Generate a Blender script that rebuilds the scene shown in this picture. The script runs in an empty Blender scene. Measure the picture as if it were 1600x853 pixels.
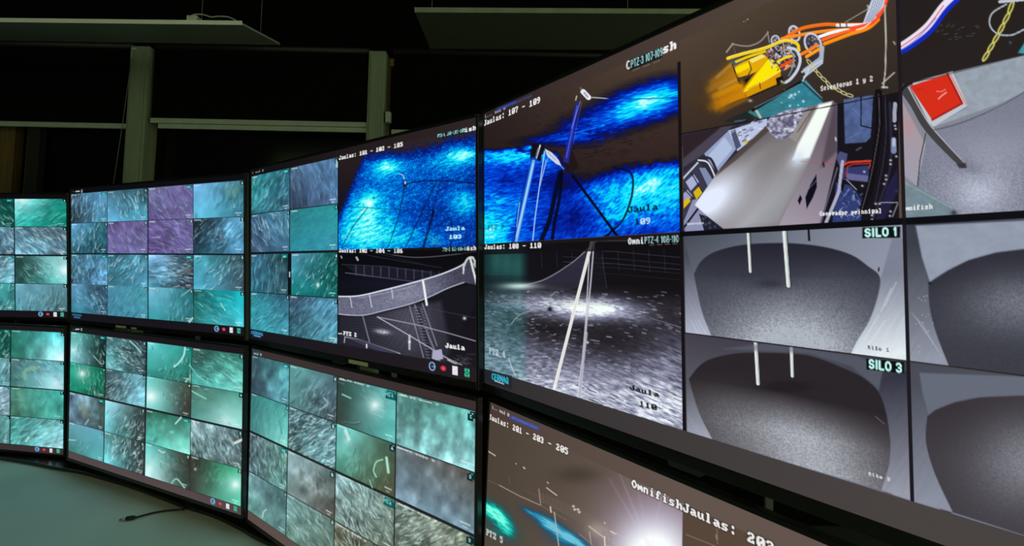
import bpy, bmesh, math, random
import numpy as np
from mathutils import Vector, Matrix

# ================================================================ camera, added ambient fill, exposure
SC = bpy.context.scene
C = SC.collection
F, ROLL, PITCH = 774.892, .0208, .05376
cam_d = bpy.data.cameras.new('camera'); cam = bpy.data.objects.new('camera', cam_d); C.objects.link(cam)
RT = Vector((0.99978419, -0.00111635, 0.02074454)); UP = Vector((-0.02077456, -0.05372498, 0.99833964)); FW = Vector((0., 0.99855515, 0.05373658))
cam.matrix_world = Matrix((RT, UP, -FW)).transposed().to_4x4()
cam_d.sensor_width = 36; cam_d.lens = 36*F/1600; cam_d.shift_y = -38.8/1600
cam_d.clip_start = .02
SC.camera = cam
W = bpy.data.worlds.new('ambient_fill'); SC.world = W; W.use_nodes = True
W.node_tree.nodes['Background'].inputs[0].default_value = (.86, 1.0, .58, 1); W.node_tree.nodes['Background'].inputs[1].default_value = 0.60  # even greenish fill light, added; enters by the open front and right
SC.view_settings.view_transform = 'Standard'; SC.view_settings.look = 'None'; SC.view_settings.exposure = 0; SC.view_settings.gamma = 1
SC.view_settings.use_curve_mapping = False
SC.cycles.max_bounces = 6; SC.cycles.use_denoising = True

# ================================================================ helpers
def mat(name, col, rough=.5, metal=0., spec=.5, noise=0., nscale=8., coat=0., stretch=(1, 1, 1)):
    m = bpy.data.materials.new(name); m.use_nodes = True; nt = m.node_tree; b = nt.nodes['Principled BSDF']
    b.inputs['Base Color'].default_value = (*col, 1); b.inputs['Roughness'].default_value = rough; b.inputs['Metallic'].default_value = metal
    b.inputs['Specular IOR Level'].default_value = spec; b.inputs['Coat Weight'].default_value = coat
    tc = nt.nodes.new('ShaderNodeTexCoord'); mp = nt.nodes.new('ShaderNodeMapping'); mp.inputs['Scale'].default_value = stretch
    n = nt.nodes.new('ShaderNodeTexNoise'); n.inputs['Scale'].default_value = nscale; n.inputs['Detail'].default_value = 5
    r = nt.nodes.new('ShaderNodeValToRGB'); e = r.color_ramp.elements
    e[0].position = .3; e[0].color = (*[c*(1-noise) for c in col], 1); e[1].position = .7; e[1].color = (*[min(1, c*(1+noise)) for c in col], 1)
    nt.links.new(tc.outputs['Object'], mp.inputs[0]); nt.links.new(mp.outputs[0], n.inputs['Vector']); nt.links.new(n.outputs['Fac'], r.inputs[0]); nt.links.new(r.outputs[0], b.inputs['Base Color'])
    return m

M = dict(
    wall=mat('painted_wall', (.003, .003, .003), .9, spec=.05, noise=.12, nscale=3), floor=mat('floor', (.03, .032, .03), .6, noise=.2, nscale=2),
    roof=mat('roof_lining', (.0015, .0015, .0015), .95, spec=.05, noise=.2), post=mat('painted_post', (.235, .28, .20), .7, noise=.10, nscale=14, stretch=(1, 1, .15)),
    wood=mat('window_wood', (.15, .09, .03), .6, noise=.3, nscale=10, stretch=(4, 4, .3)), wood_brightened=mat('pale_window_wood', (.42, .27, .09), .6, noise=.3, nscale=10, stretch=(4, 4, .3)), cloth=mat('blind_cloth', (.0025, .0025, .0025), .95, spec=.1, noise=.15, nscale=60),  # the paler wood is the same wood, brightened to offset shade
    bar=mat('blind_bar', (.42, .48, .40), .5, noise=.06), glass=mat('night_glass', (.004, .005, .005), .12, spec=.25, noise=.1), cord=mat('cord', (.22, .22, .2), .8, noise=.1, nscale=60),
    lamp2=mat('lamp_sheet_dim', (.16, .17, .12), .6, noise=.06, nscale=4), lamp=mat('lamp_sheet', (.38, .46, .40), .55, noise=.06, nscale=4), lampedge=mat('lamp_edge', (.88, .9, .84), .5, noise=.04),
    desk=mat('desk_laminate', (.84, .82, .72), .5, noise=.035, nscale=5), edge=mat('desk_edge', (.05, .05, .05), .5, noise=.1),
    strip_black=mat('strip_black_gloss', (.012, .013, .012), .25, noise=.15), bezel=mat('bezel_plastic', (.012, .013, .013), .32, noise=.12, nscale=40), back=mat('back_plastic', (.02, .02, .021), .55, noise=.15, nscale=30),
    metal=mat('stand_metal', (.05, .05, .052), .4, metal=.8, noise=.1), bezel_strip=mat('bezel_strip', (.50, .52, .28), .6, noise=.15, nscale=50), cable=mat('cable_rubber', (.015, .015, .015), .5, noise=.1), steel=mat('plug_steel', (.55, .55, .52), .3, metal=1, noise=.08),
    white=mat('white_plastic', (.62, .64, .58), .5, noise=.05))

def link(name, bm, m, parent=None, bevel=0, smooth=False):
    me = bpy.data.meshes.new(name); bmesh.ops.recalc_face_normals(bm, faces=bm.faces); bm.to_mesh(me); bm.free()
    o = bpy.data.objects.new(name, me); C.objects.link(o); me.materials.append(m)
    if parent is not None: o.parent = parent
    if bevel:
        md = o.modifiers.new('bevel', 'BEVEL'); md.width = bevel; md.segments = 2; md.limit_method = 'ANGLE'
    if smooth:
        for p in me.polygons: p.use_smooth = True
    return o
def box(bm, x0, x1, y0, y1, z0, z1, mt=None):
    v = [bm.verts.new((x, y, z)) for x in (x0, x1) for y in (y0, y1) for z in (z0, z1)]
    for f in ((0, 1, 3, 2), (4, 6, 7, 5), (0, 4, 5, 1), (2, 3, 7, 6), (0, 2, 6, 4), (1, 5, 7, 3)): bm.faces.new([v[i] for i in f])
    if mt is not None: bmesh.ops.transform(bm, matrix=mt, verts=v)
    return v
def boxo(name, x0, x1, y0, y1, z0, z1, m, parent=None, bevel=0):
    bm = bmesh.new(); box(bm, x0, x1, y0, y1, z0, z1); return link(name, bm, m, parent, bevel)
def tube(name, pts, r, m, parent=None, seg=8, smooth=True, taper=None):
    bm = bmesh.new(); rings = []; pts = [Vector(p) for p in pts]
    for i, p in enumerate(pts):
        t = (pts[min(i+1, len(pts)-1)]-pts[max(i-1, 0)]).normalized()
        a = t.cross(Vector((0, 0, 1)) if abs(t.z) < .9 else Vector((1, 0, 0))).normalized(); b = t.cross(a)
        rr = r if taper is None else taper[i]
        rings.append([bm.verts.new(p+a*rr*math.cos(k*2*math.pi/seg)+b*rr*math.sin(k*2*math.pi/seg)) for k in range(seg)])
    for i in range(len(rings)-1):
        for k in range(seg): bm.faces.new((rings[i][k], rings[i][(k+1) % seg], rings[i+1][(k+1) % seg], rings[i+1][k]))
    bm.faces.new(rings[0]); bm.faces.new(rings[-1][::-1])
    return link(name, bm, m, parent, smooth=smooth)
def smoothpts(pts, n=8):
    P = [pts[0]]+list(pts)+[pts[-1]]; out = []
    for i in range(1, len(P)-2):
        p0, p1, p2, p3 = [np.array(q, float) for q in P[i-1:i+3]]
        for j in range(n):
            t = j/n; out.append(.5*((2*p1)+(-p0+p2)*t+(2*p0-5*p1+4*p2-p3)*t*t+(-p0+3*p1-3*p2+p3)*t**3))
    out.append(np.array(pts[-1], float)); return out
def thing(name, loc, label, cat, group=None, rotz=0):
    o = bpy.data.objects.new(name, None); o.empty_display_size = .1; C.objects.link(o); o.location = loc; o.rotation_euler = (0, 0, rotz)
    o['label'] = label; o['category'] = cat
    if group: o['group'] = group
    return o
def tag(o, label, cat, group=None):
    o['label'] = label; o['category'] = cat
    if group: o['group'] = group
    return o
def struct(o): o['kind'] = 'structure'; return o

# ================================================================ the room
YW = 3.62           # inner face of the window wall
ZF, ZD = -1.79, -1.04   # floor and desk top, below the eye
def wx(px, y=YW): return (px-800)/F*y                       # survey bearings to metres on a wall at distance y
def wz(px, py, y=YW): return ((387.7+F*math.tan(PITCH))-(py-(px-800)*ROLL))/F*y*1.0

struct(boxo('floor', -5.2, 4.2, -3.2, YW+.5, ZF-.1, ZF, M['floor']))
bm = bmesh.new(); box(bm, -5.2, 4.2, -3.2, YW+.5, 2.5, 2.6); struct(link('ceiling', bm, M['roof']))
struct(boxo('wall_left', -5.3, -5.2, -3.2, YW+.5, ZF, 2.5, M['wall']))
XP = [(wx(184), wx(214)), (wx(565), wx(592))]
zs = -.25; zt = wz(300, 66)
# window wall: sill wall below, lintel above, piers behind the posts
bm = bmesh.new(); box(bm, -5.2, 4.2, YW+.12, YW+.3, ZF, zs); box(bm, -5.2, 4.2, YW+.12, YW+.3, zt+.02, 2.5); box(bm, 3.2, 4.2, YW+.12, YW+.3, zs, zt+.02)
box(bm, -5.2, 4.2, YW+.42, YW+.5, ZF, 2.5); struct(link('wall_back_and_blocker', bm, M['wall']))  # unseen backing sheet added behind the windows to stop world light leaking in
for i, (a, b) in enumerate(XP):
    bm = bmesh.new(); box(bm, a, b, YW, YW+.119, ZF, zt); box(bm, a+.02, b-.02, YW-.012, YW, ZF, zt-.03)
    struct(link('trim_%d' % (i+1), bm, M['post'], bevel=.004))
def window(i, x0, x1, wl, wr):
    w = bpy.data.objects.new('window_%d' % i, None); C.objects.link(w); w.location = ((x0+x1)/2, YW+.16, zs); w['kind'] = 'structure'
    ox, oy, oz = w.location
    bm = bmesh.new(); y0, y1 = YW+.125-oy, YW+.20-oy
    box(bm, x0-ox, x0+wl-ox, y0, y1, 0, zt-oz); box(bm, x1-wr-ox, x1-ox, y0, y1, 0, zt-oz); box(bm, x0+wl-ox, x1-wr-ox, y0, y1, 0, .06); box(bm, x0+wl-ox, x1-wr-ox, y0, y1, zt-oz-.06, zt-oz)
    link('window_frame', bm, M['wood_brightened' if i in (3, 4) else 'wood'], w, .004)  # some frames take the copy brightened against the shade there
    bm = bmesh.new(); box(bm, x0+wl-ox, x1-wr-ox, YW+.175-oy, YW+.185-oy, .06, zt-oz-.06); link('glass', bm, M['glass'], w)
Y2 = YW+.16
window(1, -5.2, wx(17, Y2), .08, .14); window(2, wx(36, Y2), XP[0][0]-.0, .03, .03)
window(3, XP[0][1]-.08, XP[1][0], wx(232, Y2)-XP[0][1]+.08, .03); window(4, XP[1][1]-.03, 3.2, wx(601, Y2)-XP[1][1]+.03, .05)
struct(boxo('trim_3', wx(17), wx(36), YW+.06, YW+.119, zs, zt, mat('dark_mullion', (.01, .01, .01), .7, noise=.1), bevel=.003))

# roller blinds, half down
def blind(x0, x1, zb, label, dbl=False, cordx=None):
    t = thing('roller_blind', ((x0+x1)/2, YW+.03, zb), label, 'blind', 'roller blinds on the window wall')
    ox, oy, oz = t.location
    bm = bmesh.new(); n = 24; hgt = zt-zb-.02
    f = [[bm.verts.new((x0-ox+(x1-x0)*i/n, .004*math.sin(i*1.7)*(1-j/6)+d, hgt*j/6+.02)) for j in range(7)] for i in range(n+1) for d in (0,)]
    for i in range(n):
        for j in range(6): bm.faces.new((f[i][j], f[i+1][j], f[i+1][j+1], f[i][j+1]))
    o = link('blind_cloth', bm, M['cloth'], t, smooth=True); s = o.modifiers.new('thick', 'SOLIDIFY'); s.thickness = .002
    boxo('bottom_bar', x0-ox, x1-ox, -.014, .012, -.004, .034, M['bar'], t, .004)
    if dbl: boxo('hem_weight', x0-ox+.055, x1-ox, -.006, .01, -.042, -.006, M['bar'], t, .004)
    tube('roller_tube', [(x0-ox, 0, hgt+.03), (x1-ox, 0, hgt+.03)], .022, M['back'], t, 12)
    if cordx is not None:
        (xa, ya), (xb, yb) = cordx
        tube('pull_cord', smoothpts([(wx(xa)-ox, -.03, wz(xa, ya)-oz), (wx((xa+xb)/2)-ox+.004, -.03, wz((xa+xb)/2, (ya+yb)/2)-oz), (wx(xb)-ox, -.03, wz(xb, yb)-oz)]), .0022, M['cord'], t, 6)
        boxo('cord_bracket', wx(xa)-ox-.004, wx(xa)-ox+.03, -.035, .0, wz(xa, ya)-oz-.03, wz(xa, ya)-oz+.04, M['white'], t, .003)
    return t
b1 = blind(-5.0, wx(186)-.006, wz(90, 194), 'black roller blind at the far left with a thin pull cord and pale bottom bar', cordx=((187, 76), (170, 292)))
b2 = blind(wx(219), XP[1][0]-.004, wz(390, 190), 'wide black roller blind between the two pale posts with a doubled pale bottom bar', dbl=True)
b3 = blind(XP[1][1]+.055, 3.1, wz(640, 206), 'black roller blind right of the second post, mostly hidden by the big monitors')
bm = bmesh.new(); box(bm, wx(595), wx(603), YW-.01, YW+.03, wz(600, 188), wz(600, 171)); tag(link('blind_bracket', bm, M['bar'], None, .003), 'small pale bracket box beside the second post above a blind bar', 'bracket')

# ceiling light panels, switched off, hanging a little tilted on wires
def at(px, py, y):
    d = FW*F+RT*(px-800)-UP*(py-426.5+38.8); return Vector(d*(y/d.y))
def light_panel(n0, n1, f0, f1, dn, df, label, wires, cable=False, body='lamp', trim='lampedge'):
    a, b, c, d = at(*n0, dn), at(*n1, dn), at(*f1, df), at(*f0, df)
    up = (b-a).cross(d-a).normalized(); up = up if up.z > 0 else -up
    t = thing('ceiling_light', (a+b+c+d)/4, label, 'ceiling light', 'hanging light panels'); o = Vector(t.location)
    bm = bmesh.new(); q = [bm.verts.new(v-o) for v in (a, b, c, d)]; p = [bm.verts.new(v-o+up*.012) for v in (a, b, c, d)]
    bm.faces.new(q); bm.faces.new(p[::-1])
    for i in range(4): bm.faces.new((q[i], q[(i+1) % 4], p[(i+1) % 4], p[i]))
    link('lamp_body', bm, M[body], t, .002)
    e = (b-a).normalized(); w = (d-a).normalized()
    bm = bmesh.new()
    q = [a-w*.006-up*.002-o, b-w*.006-up*.002-o, b-w*.006+up*.020-o, a-w*.006+up*.020-o]; q2 = [v+w*.010 for v in q]
    V = [bm.verts.new(v) for v in q]+[bm.verts.new(v) for v in q2]
    for f in ((0, 1, 2, 3), (4, 7, 6, 5), (0, 4, 5, 1), (3, 2, 6, 7), (0, 3, 7, 4), (1, 5, 6, 2)): bm.faces.new([V[i] for i in f])
    link('edge_trim', bm, M[trim], t)
    bm = bmesh.new()
    q = [d-up*.003-w*.012-o, c-up*.003-w*.012-o, c+up*.002-o, d+up*.002-o]; V = [bm.verts.new(v) for v in q]+[bm.verts.new(v+w*.006) for v in q]
    for f in ((0, 1, 2, 3), (4, 7, 6, 5), (0, 4, 5, 1), (3, 2, 6, 7), (0, 3, 7, 4), (1, 5, 6, 2)): bm.faces.new([V[i] for i in f])
    link('edge_trim', bm, M[body], t)
    for s in wires:
        p0 = a+(b-a)*s+w*.05+up*.012-o
        tube('suspension_wire', [p0, (p0[0], p0[1], 2.5-o.z)], .0016, M['cord'], t, 6)
    if cable:
        s = (300-0)/378.; p0 = at(294, 33, dn)-o
        boxo('junction_box', p0[0]-.025, p0[0]+.035, p0[1]+.02, p0[1]+.08, p0[2]+.016, p0[2]+.046, M['white'], t, .003)
        pts = [at(x, y-2, dn+.02)-o for x, y in ((296, 28), (305, 24.5), (318, 25), (330, 28.5), (342, 27.5), (358, 29), (372, 36))]
        tube('flex_cable', smoothpts(pts), .004, M['bar'], t, 6)
    return t
LT = light_panel((-420, 29), (378, 38.5), (-420, 55), (437, 69.5), 2.75, 3.32, 'long pale hanging light panel at upper left, switched off, with a loose cable on top', (.15, .93), True)
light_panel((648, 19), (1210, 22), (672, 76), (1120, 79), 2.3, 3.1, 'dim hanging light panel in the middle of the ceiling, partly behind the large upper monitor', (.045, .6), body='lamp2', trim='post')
LW = at(407, 53, 3.03)-LT.location
tube('suspension_wire', [LW, LW+Vector((0, 0, 2.5-at(407, 53, 3.03).z))], .0016, M['cord'], LT, 6)

# ================================================================ desk, black strip and loose cable
edge_px = [(-330, 690), (-200, 697), (-90, 706), (0, 719), (46, 726.5), (86, 734.6), (132, 743), (201, 763), (245, 779), (287, 795), (331, 809), (374, 829.5), (417, 852.5)]
def on_desk(px, py, z=ZD):
    d = FW*F+RT*(px-800)-UP*(py-426.5+38.8); return Vector(d*(z/d.z))
curve = [on_desk(*p) for p in edge_px]+[Vector((-.60, 1.79, ZD)), Vector((-.28, 1.54, ZD)), Vector((.06, 1.27, ZD)), Vector((.36, .86, ZD)), Vector((.72, .36, ZD))]
curve = [Vector(p) for p in smoothpts(curve, 4)]
def offset(cv, d):
    out = []
    for i, p in enumerate(cv):
        t = (cv[min(i+1, len(cv)-1)]-cv[max(i-1, 0)]); t.z = 0; t.normalize(); out.append(p+Vector((-t.y, t.x, 0))*d)
    return out
def ribbon(name, inner, outer, z0, z1, m, bevel=0, smooth=False):
    bm = bmesh.new(); R = []
    for a, b in zip(inner, outer): R.append([bm.verts.new((a.x, a.y, z0)), bm.verts.new((b.x, b.y, z0)), bm.verts.new((b.x, b.y, z1)), bm.verts.new((a.x, a.y, z1))])
    for i in range(len(R)-1):
        for k in range(4): bm.faces.new((R[i][k], R[i][(k+1) % 4], R[i+1][(k+1) % 4], R[i+1][k]))
    bm.faces.new(R[0]); bm.faces.new(R[-1][::-1])
    return link(name, bm, m, None, bevel, smooth)
outer = offset(curve, .34)
CT = Vector((-1.35, -.1, 0))
inner = [p+(Vector((CT.x, CT.y, p.z))-p).normalized()*min(1.25, (Vector((CT.x, CT.y, p.z))-p).length*.75) for p in curve]
desk = thing('curved_desk', (-1.9, 2.0, ZF), 'pale green-grey curved control desk running under the lower monitors', 'desk')
o = ribbon('desk_top', inner, outer, ZD-.03, ZD, M['desk']); o.parent = desk; o.matrix_parent_inverse = Matrix.Translation(-Vector(desk.location))
for p in (outer[6], outer[30], inner[10], outer[50], inner[40], outer[-3]):
    q = p*1; c = (curve[0]+curve[-1])/2
    o = tube('leg', [(q.x*.97, q.y*.97, ZF), (q.x*.97, q.y*.97, ZD-.03)], .03, M['metal'], None, 12); o.parent = desk; o.matrix_parent_inverse = Matrix.Translation(-Vector(desk.location))
strip_ob = ribbon('black_strip', curve, offset(curve, .30), ZD, ZD+.017, M['strip_black'], .003)  # low black strip along the desk below the monitors
tag(strip_ob, 'low black curved strip on the desk below the monitors and their stands', 'riser')

cab = thing('loose_cable', on_desk(200, 812), 'thin black cable with a metal plug end lying loose on the pale desk', 'cable'); co = Vector(cab.location)
cp = [on_desk(x, y)-co+Vector((0, 0, h)) for x, y, h in ((210, 811.5, .006), (222, 808, .006), (240, 803, .005), (262, 799.6, .005), (280, 798.3, .005), (288, 797.9, .005))]
tube('cord', smoothpts(cp), .0042, M['cable'], cab, 8)
d = (on_desk(210, 811.5)-on_desk(196, 813)); d.z = 0
p0 = on_desk(212, 811.3)-co+Vector((0, 0, .008)); p1 = on_desk(197, 813)-co+Vector((0, 0, .007)); p2 = on_desk(187, 814)-co+Vector((0, 0, .005))
tube('plug_housing', [p0, p0+(p1-p0)*.3, p1], .008, M['cable'], cab, 10, taper=[.005, .009, .0085])
tube('plug_tip', [p1, p2], .005, M['steel'], cab, 8)
# ---------------------------------------------------------------- pictures shown on the monitor panels
# A panel is a fine grid; its picture is worked out by code at every grid point and kept as the
# panel's own emission colour.  Pl.X / Pl.Y are survey coordinates on the panel (one survey unit is
# about a millimetre or two on the glass), tied to the panel by its four corners.
def homog(src, dst):
    A = []
    for (x, y), (u, v) in zip(src, dst):
        A.append([x, y, 1, 0, 0, 0, -u*x, -u*y, u]); A.append([0, 0, 0, x, y, 1, -v*x, -v*y, v])
    A = np.array(A, float)
    h = np.linalg.solve(A[:, :8], A[:, 8])
    return np.append(h, 1).reshape(3, 3)

def happly(M, x, y):
    w = M[2, 0]*x+M[2, 1]*y+M[2, 2]
    return (M[0, 0]*x+M[0, 1]*y+M[0, 2])/w, (M[1, 0]*x+M[1, 1]*y+M[1, 2])/w

NT = np.random.default_rng(11).random((512, 512)).astype(np.float32)
def vnoise(x, y, seed=0):
    x = x+seed*37.13; y = y+seed*91.7
    xi = np.floor(x).astype(int); yi = np.floor(y).astype(int)
    fx = x-xi; fy = y-yi
    fx = fx*fx*(3-2*fx); fy = fy*fy*(3-2*fy)
    a = NT[yi & 511, xi & 511]; b = NT[yi & 511, (xi+1) & 511]
    c = NT[(yi+1) & 511, xi & 511]; d = NT[(yi+1) & 511, (xi+1) & 511]
    return (a*(1-fx)+b*fx)*(1-fy)+(c*(1-fx)+d*fx)*fy
def fbm(x, y, seed=0, o=3):
    r = 0; a = .5; t = 0
    for k in range(o):
        r = r+a*vnoise(x*2**k, y*2**k, seed+k*7); t += a; a *= .55
    return r/t
def streak(X, Y, ang, L, W, seed=0, o=2):
    a = math.radians(ang); c, s = math.cos(a), -math.sin(a)
    return fbm((X*c+Y*s)/L, (-X*s+Y*c)/W, seed, o)

F8 = {'A': '0C1E33333F333300', 'B': '3F66663E66663F00', 'C': '3C66030303663C00', 'D': '1F36666666361F00', 'E': '7F46161E16467F00',
      'G': '3C66030373667C00', 'I': '1E0C0C0C0C0C1E00', 'J': '7830303033331E00', 'L': '0F06060646667F00', 'M': '63777F7F6B636300',
      'O': '1C36636363361C00', 'P': '3F66663E06060F00', 'Q': '1E3333333B1E3800', 'R': '3F66663E36666700', 'S': '1E33070E38331E00',
      'T': '3F2D0C0C0C0C1E00', 'U': '3333333333333F00', 'Z': '7F6331184C667F00', 'a': '00001E303E336E00', 'c': '00001E3303331E00',
      'd': '3830303E33336E00', 'e': '00001E333F031E00', 'f': '1C36060F06060F00', 'h': '0706366E66666700', 'i': '0C000E0C0C0C1E00',
      'l': '0E0C0C0C0C0C1E00', 'm': '0000337F7F6B6300', 'n': '00001F3333333300', 'o': '00001E3333331E00', 'p': '00003B66663E060F',
      'r': '00003B6E66060F00', 's': '00003E031E301F00', 't': '080C3E0C0C2C1800', 'u': '0000333333336E00', 'y': '00003333333E301F',
      'g': '00006E33333E301F', '0': '3E63737B6F673E00', '1': '0C0E0C0C0C0C3F00', '2': '1E33301C06333F00', '3': '1E33301C30331E00',
      '4': '383C36337F307800', '5': '3F031F3030331E00', '6': '1C06031F33331E00', '7': '3F3330180C0C0C00', '8': '1E33331E33331E00',
      '9': '1E33333E30180E00', '-': '0000003F00000000', ':': '000C0C00000C0C00', ' ': '0000000000000000', '.': '00000000000C0C00'}
# sans capitals as strokes in a unit box (y down)
def _arc(cx, cy, rx, ry, a0, a1, n=10):
    return [(cx+rx*math.cos(math.radians(a0+(a1-a0)*i/n)), cy+ry*math.sin(math.radians(a0+(a1-a0)*i/n))) for i in range(n+1)]
SF = {'S': [_arc(.5, .27, .38, .25, -20, -270, 12)+_arc(.5, .75, .4, .25, -90, 160, 12)], 'I': [[(.5, 0), (.5, 1)]],
      'L': [[(.15, 0), (.15, 1), (.85, 1)]], 'O': [_arc(.5, .5, .45, .5, 0, 360, 24)], '1': [[(.2, .25), (.6, .02), (.6, 1)]],
      '3': [_arc(.45, .26, .36, .25, -160, 90, 12)+_arc(.45, .75, .4, .25, -90, 165, 12)], '-': [[(.2, .55), (.8, .55)]],
      'P': [[(.1, 1), (.1, 0), (.55, 0), (.85, .12), (.85, .42), (.55, .55), (.1, .55)]], 'T': [[(.05, 0), (.95, 0)], [(.5, 0), (.5, 1)]],
      'Z': [[(.1, 0), (.9, 0), (.1, 1), (.95, 1)]], '4': [[(.7, 1), (.7, 0), (.05, .68), (.95, .68)]],
      '0': [_arc(.5, .5, .38, .5, 0, 360, 18)], '7': [[(.1, 0), (.9, 0), (.4, 1)]], '9': [_arc(.5, .32, .38, .31, 0, 360, 14), [(.87, .35), (.8, .8), (.4, 1)]],
      '8': [_arc(.5, .25, .33, .25, 0, 360, 14), _arc(.5, .75, .4, .25, 0, 360, 14)], ' ': [],
      '2': [_arc(.5, .28, .38, .28, -170, 20, 8)+[(.1, 1), (.92, 1)]], '5': [[(.85, 0), (.2, 0), (.15, .45)]+_arc(.48, .68, .38, .31, -100, 150, 10)],
      '6': [_arc(.5, .68, .38, .31, 0, 360, 14), [(.13, .65), (.3, .2), (.7, 0)]],
      'C': [_arc(.55, .5, .42, .5, -50, -310, 16)], 'E': [[(.9, 0), (.12, 0), (.12, 1), (.9, 1)], [(.12, .5), (.8, .5)]],
      'R': [[(.1, 1), (.1, 0), (.6, 0), (.85, .13), (.85, .4), (.6, .53), (.1, .53)], [(.5, .53), (.9, 1)]],
      'M': [[(.08, 1), (.08, 0), (.5, .7), (.92, 0), (.92, 1)]], 'A': [[(.02, 1), (.5, 0), (.98, 1)], [(.2, .65), (.8, .65)]],
      'Q': [_arc(.5, .5, .43, .5, 0, 360, 18), [(.55, .7), (.98, 1.05)]], 'D': [[(.12, 0), (.12, 1), (.5, 1), (.88, .8), (.92, .5), (.88, .2), (.5, 0), (.12, 0)]],
      'B': [[(.12, 0), (.12, 1), (.6, 1), (.88, .75), (.6, .5), (.12, .5)], [(.12, 0), (.55, 0), (.8, .25), (.6, .5)]]}

class Panel:
    def __init__(s, corners, us, vs, base=(16, 14, 18)):
        s.us, s.vs = np.asarray(us, float), np.asarray(vs, float)
        s.M = homog([(0, 0), (1, 0), (1, 1), (0, 1)], corners); s.Mi = homog(corners, [(0, 0), (1, 0), (1, 1), (0, 1)])
        s.U, s.V = np.meshgrid(s.us, s.vs)
        s.X, s.Y = happly(s.M, s.U, s.V)
        s.X = s.X.astype(np.float32); s.Y = s.Y.astype(np.float32)
        s.img = np.zeros(s.X.shape+(3,), np.float32); s.img[:] = np.array(base)
        s.clip = None; s.rng = random.Random(5)
    def uv(s, x, y): return happly(s.Mi, x, y)
    def xy(s, u, v): return happly(s.M, u, v)
    def setclip(s, u0=None, u1=1, v0=0, v1=1): s.clip = None if u0 is None else (u0, u1, v0, v1)
    def sl(s, x0, y0, x1, y1):
        us, vs = zip(*[s.uv(x, y) for x in (x0, x1) for y in (y0, y1)])
        return s.slu(min(us), max(us), min(vs), max(vs))
    def slu(s, a, b, c, d):
        if s.clip: a = max(a, s.clip[0]); b = min(b, s.clip[1]); c = max(c, s.clip[2]); d = min(d, s.clip[3])
        i0, i1 = np.searchsorted(s.us, [a, b]); j0, j1 = np.searchsorted(s.vs, [c, d])
        return (slice(j0, max(j1, j0)), slice(i0, max(i1, i0)))
    def ok(s, q): return q[0].stop > q[0].start and q[1].stop > q[1].start
    def mix(s, q, col, a):
        a = np.clip(a, 0, 1)[..., None]
        s.img[q] = s.img[q]*(1-a)+np.asarray(col, np.float32)*a
    def add(s, q, col, a): s.img[q] = s.img[q]+np.asarray(col, np.float32)*a[..., None]
    def rect(s, u0, u1, v0, v1, col, a=1):
        q = s.slu(u0, u1, v0, v1)
        if s.ok(q): s.mix(q, col, np.full(s.X[q].shape, a, np.float32))
    def grad(s, u0, u1, v0, v1, c):               # c = tl, tr, bl, br
        q = s.slu(u0, u1, v0, v1)
        if not s.ok(q): return
        S = ((s.U[q]-u0)/(u1-u0))[..., None]; T = ((s.V[q]-v0)/(v1-v0))[..., None]
        S = S*S*(3-2*S)*.5+S*.5
        c = [np.array(k, float) for k in c]
        s.img[q] = (c[0]*(1-S)+c[1]*S)*(1-T)+(c[2]*(1-S)+c[3]*S)*T
    def line(s, pts, w, col, a=1, soft=.9, w2=None):
        if w2 is None: w2 = w
        m = max(w, w2)/2+soft+1
        xs = [p[0] for p in pts]; ys = [p[1] for p in pts]
        q = s.sl(min(xs)-m, min(ys)-m, max(xs)+m, max(ys)+m)
        if not s.ok(q): return
        X = s.X[q]; Y = s.Y[q]; al = np.zeros(X.shape, np.float32); n = len(pts)-1
        for k in range(n):
            (ax, ay), (bx, by) = pts[k], pts[k+1]
            dx, dy = bx-ax, by-ay; L = dx*dx+dy*dy+1e-9
            t = np.clip(((X-ax)*dx+(Y-ay)*dy)/L, 0, 1)
            d = np.hypot(X-ax-t*dx, Y-ay-t*dy)
            r = (w+(w2-w)*(k+t)/n)/2
            al = np.maximum(al, np.clip((r-d)/soft+.5, 0, 1)*np.minimum(1, (r*2+.4)/1.0))
        s.mix(q, col, al*a)
    def curve(s, pts, w, col, a=1, soft=.9, w2=None, n=8):
        P = [pts[0]]+list(pts)+[pts[-1]]; out = []
        for i in range(1, len(P)-2):
            p0, p1, p2, p3 = [np.array(p, float) for p in P[i-1:i+3]]
            for j in range(n):
                t = j/n
                out.append(tuple(.5*((2*p1)+(-p0+p2)*t+(2*p0-5*p1+4*p2-p3)*t*t+(-p0+3*p1-3*p2+p3)*t**3)))
        out.append(tuple(pts[-1])); s.line(out, w, col, a, soft, w2)
    def pmask(s, pts, soft=1.0):
        xs = [p[0] for p in pts]; ys = [p[1] for p in pts]; m = soft+1
        q = s.sl(min(xs)-m, min(ys)-m, max(xs)+m, max(ys)+m)
        if not s.ok(q): return q, None
        X = s.X[q]; Y = s.Y[q]; ins = np.zeros(X.shape, bool); dm = np.full(X.shape, 1e9, np.float32); n = len(pts)
        for k in range(n):
            (ax, ay), (bx, by) = pts[k], pts[(k+1) % n]
            if ay != by: ins ^= ((Y < ay) != (Y < by)) & (X < (bx-ax)*(Y-ay)/(by-ay)+ax)
            dx, dy = bx-ax, by-ay; L = dx*dx+dy*dy+1e-9
            t = np.clip(((X-ax)*dx+(Y-ay)*dy)/L, 0, 1)
            dm = np.minimum(dm, np.hypot(X-ax-t*dx, Y-ay-t*dy))
        return q, np.clip(np.where(ins, dm, -dm)/soft+.5, 0, 1)
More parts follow.
